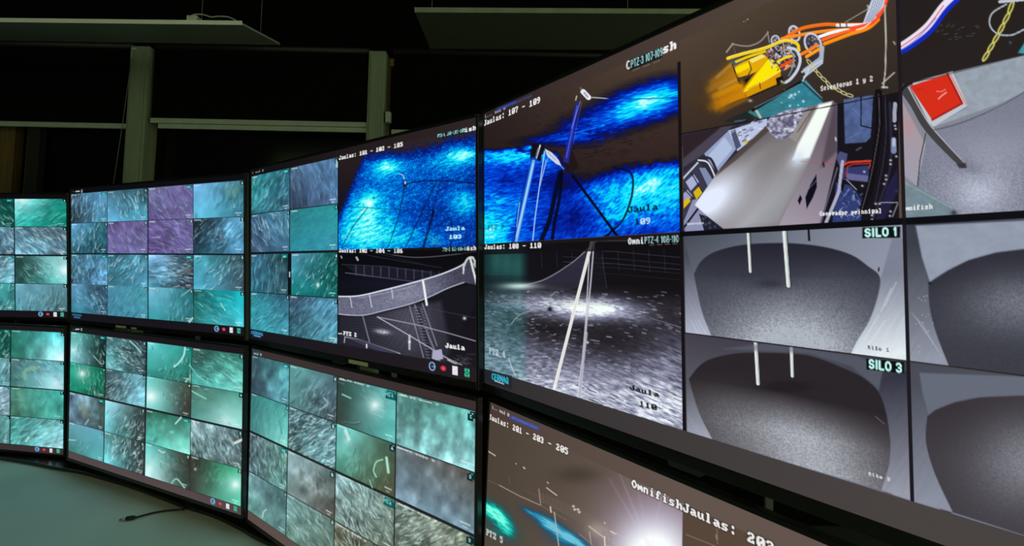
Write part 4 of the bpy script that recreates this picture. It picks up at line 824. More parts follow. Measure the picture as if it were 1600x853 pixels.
def picture_large_lower():
    us = np.concatenate([np.linspace(0, .78, 760)[:-1], np.linspace(.78, 1, 20)]); vs = np.concatenate([np.linspace(0, .55, 420)[:-1], np.linspace(.55, 1, 30)])
    P = Panel(CORN['L4'], us, vs)
    X, Y, U, V = P.X, P.Y, P.U, P.V
    t = np.clip(U/.5, 0, 1)[..., None]; P.img[:] = np.array([74, 58, 54])*(1-t)+np.array([98, 84, 76])*t
    P.grad(0, .4965, .045, 1, [(76, 65, 56), (98, 85, 74), (84, 72, 61), (92, 79, 68)]); P.grad(.4965, 1, .045, 1, [(86, 70, 58), (96, 80, 68), (80, 66, 56), (80, 66, 56)])
    P.setclip(0, .4965, .045, 1)
    P.blob(905, 742, 36, 13, (52, 42, 38), .55)
    q = P.slu(0, .4965, .045, 1); x, y = X[q], Y[q]
    sun = np.exp(-(np.hypot(x-1020, y-868)/40)**1.8); halo = np.exp(-(np.hypot(x-1026, y-850)/96)**2.2)
    for kx, wv in ((964, 5), (985, 3), (1000, 3)):
        pass
    P.mix(q, (176, 148, 178), halo*.75); P.mix(q, (205, 215, 238), np.exp(-(np.hypot(x-1022, y-864)/62)**2.0)*.8); P.mix(q, (252, 255, 255), np.clip(sun*1.7, 0, 1))
    for dx, dy, l, w, a in ((-64, -110, 1, 3, .16), (-52, -128, 1, 4, .18), (-20, -96, 1, 2, .12), (-90, -40, .8, 3, .2), (20, -95, 1, 2, .2), (-110, 20, .7, 3, .15)):
        P.line([(1016, 858), (1016+dx*l, 858+dy*l)], w, (225, 215, 240), a, 4, w2=1)
    # floating walkway with railing
    P.line([(780, 758), (812, 775), (844, 789)], 1.5, (165, 150, 138), .9); P.line([(757, 748), (780, 758)], 1, (120, 105, 95), .6)
    for k in range(34): P.line([(842+k*3.4, 768+k*1.5), (842.5+k*3.4, 783+k*1.7)], 1, (128, 112, 104), .55)
    P.line([(842, 764), (845, 789)], 1.5, (160, 140, 128), .9); P.line([(820, 766), (842, 776), (880, 800)], .9, (110, 96, 88), .6); P.line([(844, 789), (885, 812)], 1.2, (130, 115, 105), .7); P.line([(795, 745), (797, 757)], 1.2, (110, 96, 88), .6)
    P.blob(934, 828, 16, 11, (190, 176, 158), .5, -20); P.line([(920, 822), (944, 840), (946, 853)], 1.8, (205, 190, 172), .9); P.line([(905, 834), (925, 850), (940, 864)], 2, (150, 134, 122), .8); P.line([(945, 838), (945, 862)], 2, (220, 205, 185), .9); P.line([(921, 832), (925, 858)], 1.8, (190, 170, 150), .8)
    # lit water
    qq = P.sl(740, 780, 830, 900); x, y = X[qq], Y[qq]
    I = gs(x, y, [(780, 808, 22, 10, -42, 1.0), (765, 795, 16, 8, -38, .8), (792, 828, 18, 9, -48, .5), (770, 830, 20, 8, -30, .25)])*(.5+.95*streak(x, y, -35, 9, 2.2, 5, 2)); P.mix(qq, ramp(I, [(0, (30, 70, 80)), (.4, (20, 120, 120)), (.7, (30, 200, 180)), (1, (120, 255, 225))]), np.clip(I*2.2, 0, 1))
    qq = P.sl(805, 785, 935, 900); x, y = X[qq], Y[qq]
    I = gs(x, y, [(828, 800, 15, 3, -25, .7), (862, 820, 14, 6, -30, .9), (885, 836, 28, 6, -28, 1.1), (848, 812, 22, 7, -28, .5), (900, 848, 22, 5, -28, .9), (872, 838, 26, 11, -35, .5)])*(.5+.95*streak(x, y, -28, 14, 1.8, 6, 2)); P.mix(qq, ramp(I, [(0, (30, 50, 80)), (.4, (20, 90, 130)), (.7, (30, 140, 185)), (1.2, (110, 205, 230))]), np.clip(I*2.0, 0, 1)*.9)
    P.line([(866, 800), (874, 860)], 1.7, (190, 180, 165), .9); P.line([(860, 792), (861, 800)], 2.5, (210, 190, 175), .9)
    for (x0, y0, x1, y1, w) in ((763, 705, 774, 712, 1.6), (854, 762, 870, 774, 1.6), (818, 730, 820, 732, 2), (806, 724, 807, 725, 1.2), (954, 830, 961, 834, 2), (855, 753, 857, 755, 1.4), (944, 816, 946, 818, 1.4)): P.line([(x0, y0), (x1, y1)], w, (225, 210, 195), .85)
    for (xx, yy) in ((896, 791), (898, 796), (903, 796), (905, 800)): P.blob(xx, yy, 2, 1.7, (235, 228, 220), .95)
    for i in range(16): P.blob(950+16*P.rng.random(), 830+25*P.rng.random(), .8, .8, (210, 200, 200), .6)
    P.text('PTZ 5', 760, 826, 787, 11, (215, 215, 208), .9, bold=.2, y1=840)
    P.setclip()
    P.rect(.4955, .4975, .05, 1, (66, 56, 58), .5); P.setclip(.4975, 1, .045, 1)
    P.line([(1072, 835), (1110, 850), (1160, 870)], 1.2, (150, 135, 120), .7); P.line([(1120, 822), (1121, 850)], 1.8, (140, 124, 112), .6); P.line([(1119, 836), (1120, 842)], 2.4, (170, 150, 140), .6)
    P.setclip()
    P.text('Jaulas: 201 - 203 - 205', 764, 646.5, 889, 9.5, (236, 230, 225), 1, shadow=(30, 22, 20), bold=.35, y1=701)
    P.text('i.. mad 0', 769, 633, 796, 6, (210, 205, 215), .9, y1=646); P.line([(799, 652), (840, 669)], 6, (62, 78, 150), .95, 1.5); P.text('aeiounmstrce', 800, 649, 840, 4.5, (110, 130, 215), .5, y1=667)
    P.text('OmnifishJaulas: 202 - 204', 987, 748.5, 1317, 14, (238, 236, 235), 1, shadow=(36, 28, 26), bold=.25, y1=897)
    return P

def picture_split_upper():
    us = np.linspace(0, 1, 440); vs = np.linspace(0, 1, 470)
    P = Panel(CORN['U3'], us, vs, (20, 16, 20)); X, Y = P.X, P.Y
    t = np.clip(P.U, 0, 1)[..., None]; P.img[:] = np.array([14, 12, 16])*(1-t)+np.array([46, 36, 36])*t
    q = P.slu(0, 1, .5, 1); P.img[q] = (np.array([22, 18, 24])*(1-t)+np.array([34, 28, 34])*t)[q]
    feed(P, 0, .243, .035, .262, [(50, 150, 150), (42, 90, 105), (45, 105, 110), (60, 110, 130)], 65, 16, 16, 1.6, 60, .35, tag=2, seed=1)
    feed(P, .248, .4965, .035, .262, [(84, 112, 140), (84, 122, 158), (50, 60, 82), (86, 120, 158)], 100, 16, 26, 1.5, 30, .25, seed=2)
    feed(P, 0, .243, .265, .489, [(50, 84, 108), (84, 140, 160), (62, 80, 104), (74, 120, 150)], 115, 18, 20, 1.8, 70, .4, side=(.3, .3, .9), seed=3)
    feed(P, .248, .4965, .265, .489, [(46, 120, 126), (44, 150, 148), (44, 140, 150), (60, 150, 170)], 30, 4, 12, 1, 20, .1, seed=4)
    feed(P, 0, .236, .503, .724, [(64, 116, 140), (30, 60, 64), (44, 104, 120), (52, 84, 96)], 80, 16, 22, 1.5, 50, .35, tag=2, seed=5)
    P.rect(.236, .256, .503, .724, (10, 10, 14)); P.rect(.243, .250, .60, .63, (180, 190, 200))
    feed(P, .256, .4965, .503, .724, [(90, 150, 175), (24, 100, 90), (22, 134, 128), (14, 84, 80)], 65, 20, 12, 1.8, 80, .3, side=(.8, .4, .8), seed=6)
    P.blob(*P.xy(.4, .665), 2.5, 4, (240, 245, 245), .95)
    feed(P, 0, .243, .728, .945, [(46, 130, 138), (50, 90, 110), (56, 150, 158), (66, 150, 165)], 40, 14, 14, 1.5, 40, .25, seed=7)
    feed(P, .248, .4965, .728, .945, [(62, 84, 104), (90, 156, 184), (50, 100, 112), (86, 150, 164)], 50, 18, 16, 1.6, 50, .35, seed=8)
    # blue cage feed
    c0 = .501; P.grad(c0, 1, .035, .49, [(38, 28, 28), (52, 40, 38), (10, 10, 30), (0, 30, 70)]); P.setclip(c0, .997, .035, .489)
    q = P.slu(c0, .997, .035, .489); x, y = X[q], Y[q]
    I = gs(x, y, [(606, 258, 14, 10, 10, .75), (605, 262, 40, 20, 10, .45), (577, 315, 13, 9, 35, .8), (572, 335, 42, 34, 30, .75), (722, 242, 18, 7, 5, .9), (712, 250, 50, 20, 10, .55), (727, 318, 24, 20, 0, .65),
         (565, 365, 45, 28, 30, .45), (600, 375, 60, 22, 0, .35), (655, 300, 80, 30, 0, .2), (650, 372, 80, 22, 0, .3), (700, 228, 60, 8, 4, .15)])
    up = 243+np.abs(x-600)*.10+np.where(x < 570, (570-x)*2.3, 0)-np.where(x > 620, (x-620)*.30, 0)-6*(x > 690)
    I = (I*.82+.16)*np.clip((y-up+12)/24, 0, 1)
    I = I*(.5+1.0*streak(x, y, 25, 8, 2.2, 3, 3))+np.clip((fbm(x/1.8, y/1.5, 9, 2)-.55)*1.5, 0, .3)*np.clip((y-up+24)/20, 0, 1)*.7
    col = ramp(I, [(0, (20, 16, 50)), (.15, (4, 22, 110)), (.35, (0, 66, 180)), (.55, (0, 130, 225)), (.75, (0, 205, 240)), (1.05, (80, 250, 250)), (1.4, (220, 255, 255))]); w = np.clip(I/.16, 0, 1)[..., None]; P.img[q] = P.img[q]*(1-w)+col*w
    P.curve([(634, 288), (650, 284), (680, 282), (720, 284), (745, 287)], 2, (4, 16, 50), .8); P.line([(528, 322), (600, 326), (680, 330), (745, 332)], 1, (4, 30, 80), .6)
    for a, b, c_, w in (((632, 292), (622, 340), (606, 386), 1.4), ((682, 284), (660, 330), (634, 386), 1.5), ((688, 284), (676, 330), (660, 386), 1.3), ((678, 330), (670, 360), (662, 386), 3), ((575, 324), (553, 352), (534, 386), 1.3), ((745, 330), (744, 360), (743, 384), 1)): P.curve([a, b, c_], w, (3, 16, 56), .75)
    P.line([(678, 290), (672, 300)], 1, (4, 16, 50), .6); P.line([(677, 328), (676, 334)], 3.4, (3, 8, 34), .8); P.curve([(695, 346), (700, 340), (706, 350), (704, 384)], 3, (3, 20, 60), .5)
    P.blob(632.5, 289, 3, 3.4, (14, 14, 22), 1); P.line([(633, 284), (633, 287)], 2, (225, 240, 235), .9); P.line([(632, 280), (629, 273), (624, 272)], 1.3, (200, 235, 240), .9); P.blob(584, 309, 1.5, 1.5, (10, 30, 90), .9); P.blob(704, 241, 1.5, 1.5, (240, 250, 250), .8)
    for k in range(12): P.line([(666+P.rng.random()*18, 366+P.rng.random()*16), (676+P.rng.random()*14, 367+P.rng.random()*15)], 1.1, (40, 190, 200), .6)
    P.text('Jaula', 696, 354.5, 727, 7, (170, 240, 245), 1, bold=.4); P.text('103', 702, 367, 722, 7, (190, 245, 250), 1, bold=.5); P.text('PTZ', 534, 368, 548, 6, (120, 220, 230), .8)
    P.setclip()
    P.text('Jaulas: 101 - 103 - 105', 529.5, 244, 630, 7, (235, 235, 235), 1, shadow=(10, 8, 10), bold=.5)
    P.poly([(682, 209), (727, 200), (727, 207), (682, 217)], (14, 22, 24), .9); P.text('PTZ-1 101-103-105', 683.5, 210, 727, 5.5, (150, 205, 205), .95, bold=.4); P.text('ish', 726, 200, 745, 7.5, (236, 240, 240), 1, bold=.5)
    # net at night
    P.grad(c0, 1, .5, .945, [(6, 6, 12), (8, 8, 14), (22, 20, 30), (28, 24, 32)]); P.setclip(c0, .997, .5, .945)
    P.curve([(575, 390), (650, 402), (745, 393)], 1.4, (120, 118, 130), .7); P.curve([(560, 396), (640, 410), (690, 418)], 1, (70, 70, 84), .6); P.line([(585, 395), (660, 412)], .9, (60, 60, 76), .5)
    P.poly([(540, 415), (600, 416), (680, 424), (690, 432), (640, 438), (560, 430)], (30, 29, 44), .8, 3)
    for k in range(11): P.line([(556+k*13, 414+k), (556+k*13, 430+k*.9)], 1.2, (110, 108, 132), .65)
    P.line([(534, 413), (600, 416), (670, 425)], 1.1, (80, 80, 100), .6); P.curve([(540, 426), (600, 434), (650, 440)], 1.5, (120, 120, 146), .7); P.blob(600, 444, 60, 12, (26, 26, 46), .6)
    band_t = [(528, 463), (560, 462), (600, 453), (650, 440), (690, 428), (722, 414), (732, 403), (740, 402)]
    band_b = [(745, 445), (725, 441), (700, 450), (670, 464), (640, 475), (600, 485), (570, 492), (545, 492), (528, 490)]
    P.poly([(528, 490), (570, 492), (640, 475), (700, 452), (745, 442), (745, 475), (690, 560), (640, 572), (600, 570), (528, 535)], (24, 23, 32), .85, 6)
    q, m = P.pmask([(530, 492), (570, 494), (640, 478), (690, 470), (704, 545), (690, 590), (528, 545)], 8); x, y = P.X[q], P.Y[q]
    gx = (x-600+(y-500)*-.2)/3.4; gy = (y+x*.12)/3.0
    net = np.clip(np.maximum(np.cos(gx*6.283)**2, np.cos(gy*6.283/1)**2)*1.4-.55, 0, 1)*np.clip(.25+.75*gs(x, y, [(640, 500, 50, 60, 20, 1)]), 0, 1)
    P.mix(q, (150, 150, 172), m*net*.75)
    q, m = P.pmask(band_t+band_b, 1.2); x, y = P.X[q], P.Y[q]
    b = .55+.2*gs(x, y, [(640, 460, 70, 16, 16, 1)])-.25*np.clip((x-655)/60, 0, 1)+.35*(fbm(x/1.3, y/1.2, 19, 2)-.5); P.mix(q, ramp(b, [(0, (22, 21, 30)), (.4, (74, 74, 94)), (.8, (138, 140, 164)), (1, (205, 208, 226))]), m)
    P.curve(band_t, 2.2, (224, 228, 242), .95); P.curve([p for p in band_b if p[0] < 745], 1.6, (200, 204, 226), .85); P.curve([(560, 466), (600, 458), (650, 446)], 1, (190, 192, 215), .6)
    for (a, b) in (((547, 463), (550, 480)), ((577, 459), (581, 480)), ((612, 452), (614, 466))): P.line([a, b], 1.6, (210, 214, 232), .8)
    P.line([(661, 439), (667, 476)], 3.4, (240, 242, 240)); P.line([(725, 414), (724, 427)], 2.2, (230, 232, 235)); P.curve([(724, 418), (730, 405), (738, 402), (744, 412)], 3, (200, 204, 205)); P.line([(735, 404), (744, 440), (746, 456)], 3, (228, 230, 228)); P.line([(741, 412), (746, 420)], 4, (190, 200, 196), .9)
    for a, b in (((640, 478), (662, 558)), ((660, 474), (683, 540)), ((648, 476), (690, 570)), ((567, 494), (578, 536))): P.line([a, b], 1.6, (150, 150, 172), .8)
    for k in range(18):
        yy = 480+k*4.6; P.line([(646+k*1.25, yy), (660+k*1.3, yy+3)], 1.1, (150, 150, 175), .6); P.poly([(650+k*1.25, yy+1), (656+k*1.3, yy+1.5), (657+k*1.3, yy+4), (651+k*1.3, yy+3.4)], (10, 8, 16), .7)
    P.line([(590, 495), (650, 507), (700, 520), (745, 533)], 1.6, (165, 165, 182), .85); P.line([(590, 495), (640, 524), (680, 548), (700, 560), (722, 570)], 1.8, (180, 180, 200), .9); P.line([(672, 482), (745, 497)], 1, (70, 70, 84), .7)
    P.blob(726, 497, 2.4, 2.4, (235, 238, 240), .95); P.blob(598, 518, 11, 3.6, (225, 228, 240), .9, -8, mod=lambda x, y: .4+fbm(x/2, y/1.5, 5)); P.line([(640, 524), (640, 545)], 3.4, (205, 208, 218), .8); P.blob(640, 534, 2, 2, (250, 250, 250), .9)
    P.poly([(676, 548), (690, 545), (693, 560), (684, 563), (675, 560)], (168, 168, 196)); P.line([(700, 562), (716, 570)], 2.4, (200, 202, 214), .8)
    P.line([(538, 535), (539, 526), (560, 530), (625, 552)], 1.6, (190, 192, 210), .85); P.poly([(540, 527), (565, 530), (622, 551), (600, 552)], (66, 64, 86), .8, 2); P.line([(573, 538), (573, 543)], 2, (230, 232, 240)); P.line([(529, 521), (534, 521)], 1.8, (220, 220, 225))
    for k in range(16): P.line([(705+P.rng.random()*34, 552+P.rng.random()*18), (714+P.rng.random()*30, 553+P.rng.random()*18)], .9, (84, 84, 98), .6)
    P.text('Jaula', 696, 535.5, 727, 8, (240, 240, 240), 1, bold=.5); P.text('PTZ 2', 536.5, 517, 558, 7, (225, 228, 232), 1, bold=.4); P.line([(557, 402), (559, 406)], 3, (190, 194, 200), .9); P.line([(533, 400), (534, 403)], 1.6, (210, 210, 215), .9)
    P.setclip()
    P.rect(c0, 1, .490, .516, (10, 8, 12), .6)
    P.text('Jaulas: 102 - 104 - 106', 529.5, 388.5, 630, 6.5, (232, 232, 232), 1, bold=.4, y1=388.5); P.text('PTZ-2 102-104-106', 692, 387, 733, 6, (150, 205, 200), .95, bold=.3, y1=385.5); P.text('ish', 730, 384.5, 745, 7.5, (230, 235, 235), 1, bold=.5)
    P.rect(.4965, .501, .04, .945, (8, 7, 12)); P.rect(.486, .4965, .055, .085, (190, 220, 220), .8)
    P.text('i mad 0', 394, 268.5, 412, 4, (170, 175, 185), .7)
    taskbar(P, .945)
    x, y = P.xy(.035, .968); P.rect(.01, .075, .948, .99, (12, 50, 80), .8); P.sans('CERMAQ', x-7, y-4, x+11, 4, (60, 150, 190), 1.1); P.line([(x-2, y+3), (x+7, y+5)], 1.4, (170, 190, 225), .9)
    return P

def corner_bits(P, dark=True, logo=True):
    P.setclip()
    x, y = P.xy(.03, .016); P.line([(x-4, y+.6), (x-2, y+.4)], 1.4, (70, 70, 110), .8); P.line([(x+1, y+.2), (x+6, y-.2)], 2, (200, 200, 212), .95); P.line([(x+10, y-2), (x+10, y+1.6)], 2, (190, 190, 190), .85)
    if logo:
        x, y = P.xy(.035, .965); P.line([(x-5, y-1), (x+7, y+.6)], 3, (40, 110, 140), .9); P.line([(x-3, y+3), (x+5, y+4)], 2.2, (70, 120, 175), .9)

def grid_panel(key, cols, rows, tiles, n, base, base2=None, vb=.945, logo=True, bits=True):
    P = Panel(CORN[key], n[0], n[1], base)
    if base2 is not None:
        t = P.V[..., None]; P.img[:] = np.array(base)*(1-t)+np.array(base2)*t
    P.rect(0, 1, rows[0][0]-.005, rows[-1][1]+.004, (12, 22, 26), .7)
    for (r, c), kw in tiles.items():
        feed(P, cols[c][0], cols[c][1], rows[r][0], rows[r][1], gain=(1.0, 1.07, 1.06) if key[0] == 'L' else (.97, 1.0, 1.03), **kw)
    if bits: corner_bits(P, logo=logo)
    taskbar(P, vb)
    return P
def T(*corner, **k): return dict(c=list(corner), **k)

ROWS = [(.036, .260), (.263, .4885), (.5005, .7225), (.7255, .946)]
def picture_grid_upper_left():
    cols = [(0, .245), (.248, .493), (.500, .745), (.748, .996)]
    q, n = (np.linspace(0, 1, 330), np.linspace(0, 1, 300)), None
    t = {(0, 0): T((62, 96, 112), (96, 156, 196), (40, 52, 62), (84, 152, 176), ang=78, n=22, L=13, w=1.3, br=70, mot=.45, side=(.2, .5, .8), tag=2, seed=11),
         (0, 1): T((70, 110, 124), (50, 84, 92), (110, 190, 228), (76, 158, 176), ang=105, n=22, L=10, w=1.7, br=95, mot=.35, side=(.75, .35, .6), seed=12),
         (0, 2): T((120, 118, 158), (106, 96, 142), (96, 84, 130), (114, 104, 152), ang=125, n=18, L=15, w=1.6, br=45, mot=.2, tag=2, seed=13),
         (0, 3): T((120, 185, 228), (60, 110, 118), (100, 190, 215), (56, 122, 138), ang=75, n=6, L=18, w=1.8, br=40, mot=.3, side=(.8, .3, .6), seed=14),
         (1, 0): T((96, 156, 190), (40, 96, 104), (46, 96, 108), (34, 78, 88), ang=80, n=22, L=11, w=1.4, br=80, mot=.35, side=(.6, .6, .8), seed=15),
         (1, 1): T((98, 80, 124), (106, 92, 138), (114, 106, 156), (108, 104, 150), ang=118, n=22, L=16, w=1.3, br=50, mot=.22, seed=16),
         (1, 2): T((104, 88, 136), (104, 96, 142), (92, 74, 124), (116, 106, 156), ang=150, n=24, L=16, w=1.5, br=50, mot=.25, bend=.5, seed=17),
         (1, 3): T((38, 52, 64), (96, 160, 190), (34, 62, 74), (84, 150, 184), ang=50, n=24, L=14, w=1.5, br=65, mot=.5, side=(.4, .4, .7), seed=18),
         (2, 0): T((60, 104, 122), (84, 146, 172), (50, 84, 100), (106, 166, 206), ang=95, n=30, L=9, w=1.5, br=60, mot=.4, bend=.6, tag=2, seed=19),
         (2, 1): T((60, 112, 126), (66, 122, 138), (56, 110, 124), (92, 168, 196), ang=55, n=22, L=11, w=1.6, br=80, mot=.3, side=(.4, .2, .8), seed=20),
         (2, 2): T((126, 180, 216), (50, 66, 76), (84, 150, 168), (52, 62, 76), ang=168, n=40, L=13, w=1.6, br=65, mot=.5, side=(.65, .6, .7), tag=2, seed=21),
         (2, 3): T((70, 160, 170), (56, 84, 92), (90, 190, 216), (60, 84, 94), ang=55, n=20, L=13, w=1.6, br=75, mot=.3, side=(.75, .4, .6), seed=22),
         (3, 0): T((100, 150, 182), (50, 80, 98), (66, 146, 162), (56, 88, 108), ang=120, n=22, L=9, w=1.7, br=60, mot=.4, side=(.8, .5, .6), seed=23),
         (3, 1): T((80, 144, 162), (72, 148, 158), (70, 134, 156), (74, 148, 164), ang=60, n=10, L=10, w=1.3, br=45, mot=.15, seed=24),
         (3, 2): T((138, 204, 228), (34, 104, 106), (60, 160, 166), (50, 112, 116), ang=80, n=10, L=13, w=1.5, br=60, mot=.2, side=(.8, .5, .6), seed=25),
         (3, 3): T((30, 94, 92), (16, 168, 172), (40, 110, 104), (80, 204, 214), ang=145, n=9, L=17, w=1.6, br=60, mot=.3, side=(.3, .5, .6), seed=26)}
    P = grid_panel('U2', cols, ROWS, t, (np.linspace(0, 1, 330), np.linspace(0, 1, 300)), (12, 11, 16), (24, 20, 28))
    P.setclip()
    for k in range(3): P.blob(357+k*7, 300-k*2, 4, 9, (110, 160, 140), .5, 10)
    P.line([(345, 474), (352, 485)], 2, (150, 225, 215), .9); P.blob(292, 424, 7, 3, (120, 130, 110), .7, 15); P.line([(301, 497), (296, 503)], 3, (190, 230, 225), .8); P.line([(284, 462), (298, 452)], 2, (150, 180, 180), .8)
    return P

def picture_grid_upper_edge():
    cols = [(0, .245), (.25, .495), (.500, .735), (.740, .996)]
    t = {(0, 2): T((30, 120, 110), (14, 60, 56), (20, 110, 100), (20, 80, 70), ang=130, n=14, L=14, w=2.2, br=110, mot=.35, tag=2, seed=31),
         (0, 3): T((150, 226, 226), (20, 130, 112), (40, 176, 160), (16, 132, 112), ang=25, n=14, L=16, w=1.6, br=60, mot=.2, glow=[(.15, .02, 10, .8)], seed=32),
         (1, 2): T((96, 136, 152), (90, 130, 142), (96, 150, 170), (70, 96, 110), ang=125, n=18, L=13, w=1.8, br=70, mot=.35, seed=33),
         (1, 3): T((80, 110, 122), (90, 112, 124), (120, 178, 196), (84, 124, 138), ang=140, n=30, L=18, w=1.6, br=75, mot=.4, seed=34),
         (2, 2): T((84, 124, 136), (110, 160, 172), (100, 150, 166), (110, 168, 180), ang=20, n=20, L=13, w=2., br=90, mot=.35, tag=2, seed=35),
         (2, 3): T((36, 70, 64), (150, 222, 218), (40, 72, 66), (90, 200, 190), ang=140, n=14, L=14, w=1.6, br=70, mot=.35, side=(.3, .6, .6), glow=[(.97, .5, 16, .8)], seed=36),
         (3, 2): T((70, 150, 150), (60, 150, 146), (90, 170, 170), (60, 130, 128), ang=60, n=14, L=10, w=1.8, br=90, mot=.3, side=(.7, 1, .6), seed=37),
         (3, 3): T((110, 168, 182), (96, 144, 152), (96, 156, 168), (70, 108, 112), ang=75, n=24, L=12, w=1.5, br=55, mot=.25, side=(.7, .9, .8), seed=38)}
    for r in range(4):
        for c in range(2): t[(r, c)] = dict(t[(r, c+2)], seed=40+r*4+c)
    return grid_panel('U1', cols, ROWS, t, (np.concatenate([np.linspace(0, .6, 40)[:-1], np.linspace(.6, 1, 150)]), np.linspace(0, 1, 230)), (10, 9, 12), (24, 20, 26), logo=False)

def picture_grid_lower_edge():
    cols = [(0, .245), (.25, .495), (.500, .722), (.728, .996)]
    rows = [(.036, .260), (.265, .485), (.497, .7225), (.727, .948)]
    t = {(0, 2): T((30, 120, 110), (20, 70, 62), (30, 130, 120), (26, 84, 74), ang=60, n=14, L=12, w=2.6, br=110, mot=.3, tag=2, seed=51),
         (0, 3): T((40, 104, 92), (84, 190, 196), (34, 98, 84), (170, 226, 240), ang=100, n=5, L=10, w=2, br=45, mot=.25, glow=[(.93, .95, 13, .9)], seed=52, blurry=2),
         (1, 2): T((110, 160, 172), (110, 150, 158), (110, 160, 176), (90, 140, 150), ang=70, n=14, L=16, w=1.8, br=80, mot=.35, seed=53),
         (1, 3): T((84, 118, 124), (84, 150, 158), (70, 120, 116), (160, 214, 232), ang=135, n=22, L=14, w=1.5, br=60, mot=.3, side=(.5, .1, .6), glow=[(.85, .8, 14, .5)], seed=54),
         (2, 2): T((150, 168, 196), (120, 136, 156), (110, 126, 148), (120, 150, 160), ang=20, n=24, L=16, w=1.8, br=85, mot=.4, tag=2, seed=55),
         (2, 3): T((64, 108, 96), (84, 190, 182), (60, 96, 84), (66, 150, 138), ang=75, n=8, L=14, w=1.5, br=35, mot=.25, blurry=1, seed=56),
         (3, 2): T((90, 130, 134), (100, 150, 152), (100, 150, 156), (90, 140, 142), ang=70, n=16, L=15, w=1.6, br=70, mot=.3, seed=57),
         (3, 3): T((64, 128, 124), (110, 176, 180), (70, 150, 146), (160, 210, 224), ang=25, n=26, L=16, w=1.6, br=60, mot=.3, seed=58)}
    for r in range(4):
        for c in range(2): t[(r, c)] = dict(t[(r, c+2)], seed=60+r*4+c)
    P = grid_panel('L1', cols, rows, t, (np.concatenate([np.linspace(0, .6, 40)[:-1], np.linspace(.6, 1, 150)]), np.linspace(0, 1, 230)), (26, 24, 26), (58, 48, 50), vb=.948, logo=False)
    P.setclip(); P.curve([(40, 592), (38, 582), (46, 576), (56, 575)], 6, (126, 178, 150), .8, 3); P.blob(31, 617, 4, 18, (120, 170, 150), .4); P.line([(23, 624), (36, 625)], 3, (110, 160, 140), .5, 2); P.line([(40, 690), (45, 683)], 2, (200, 235, 225), .9)
    return P

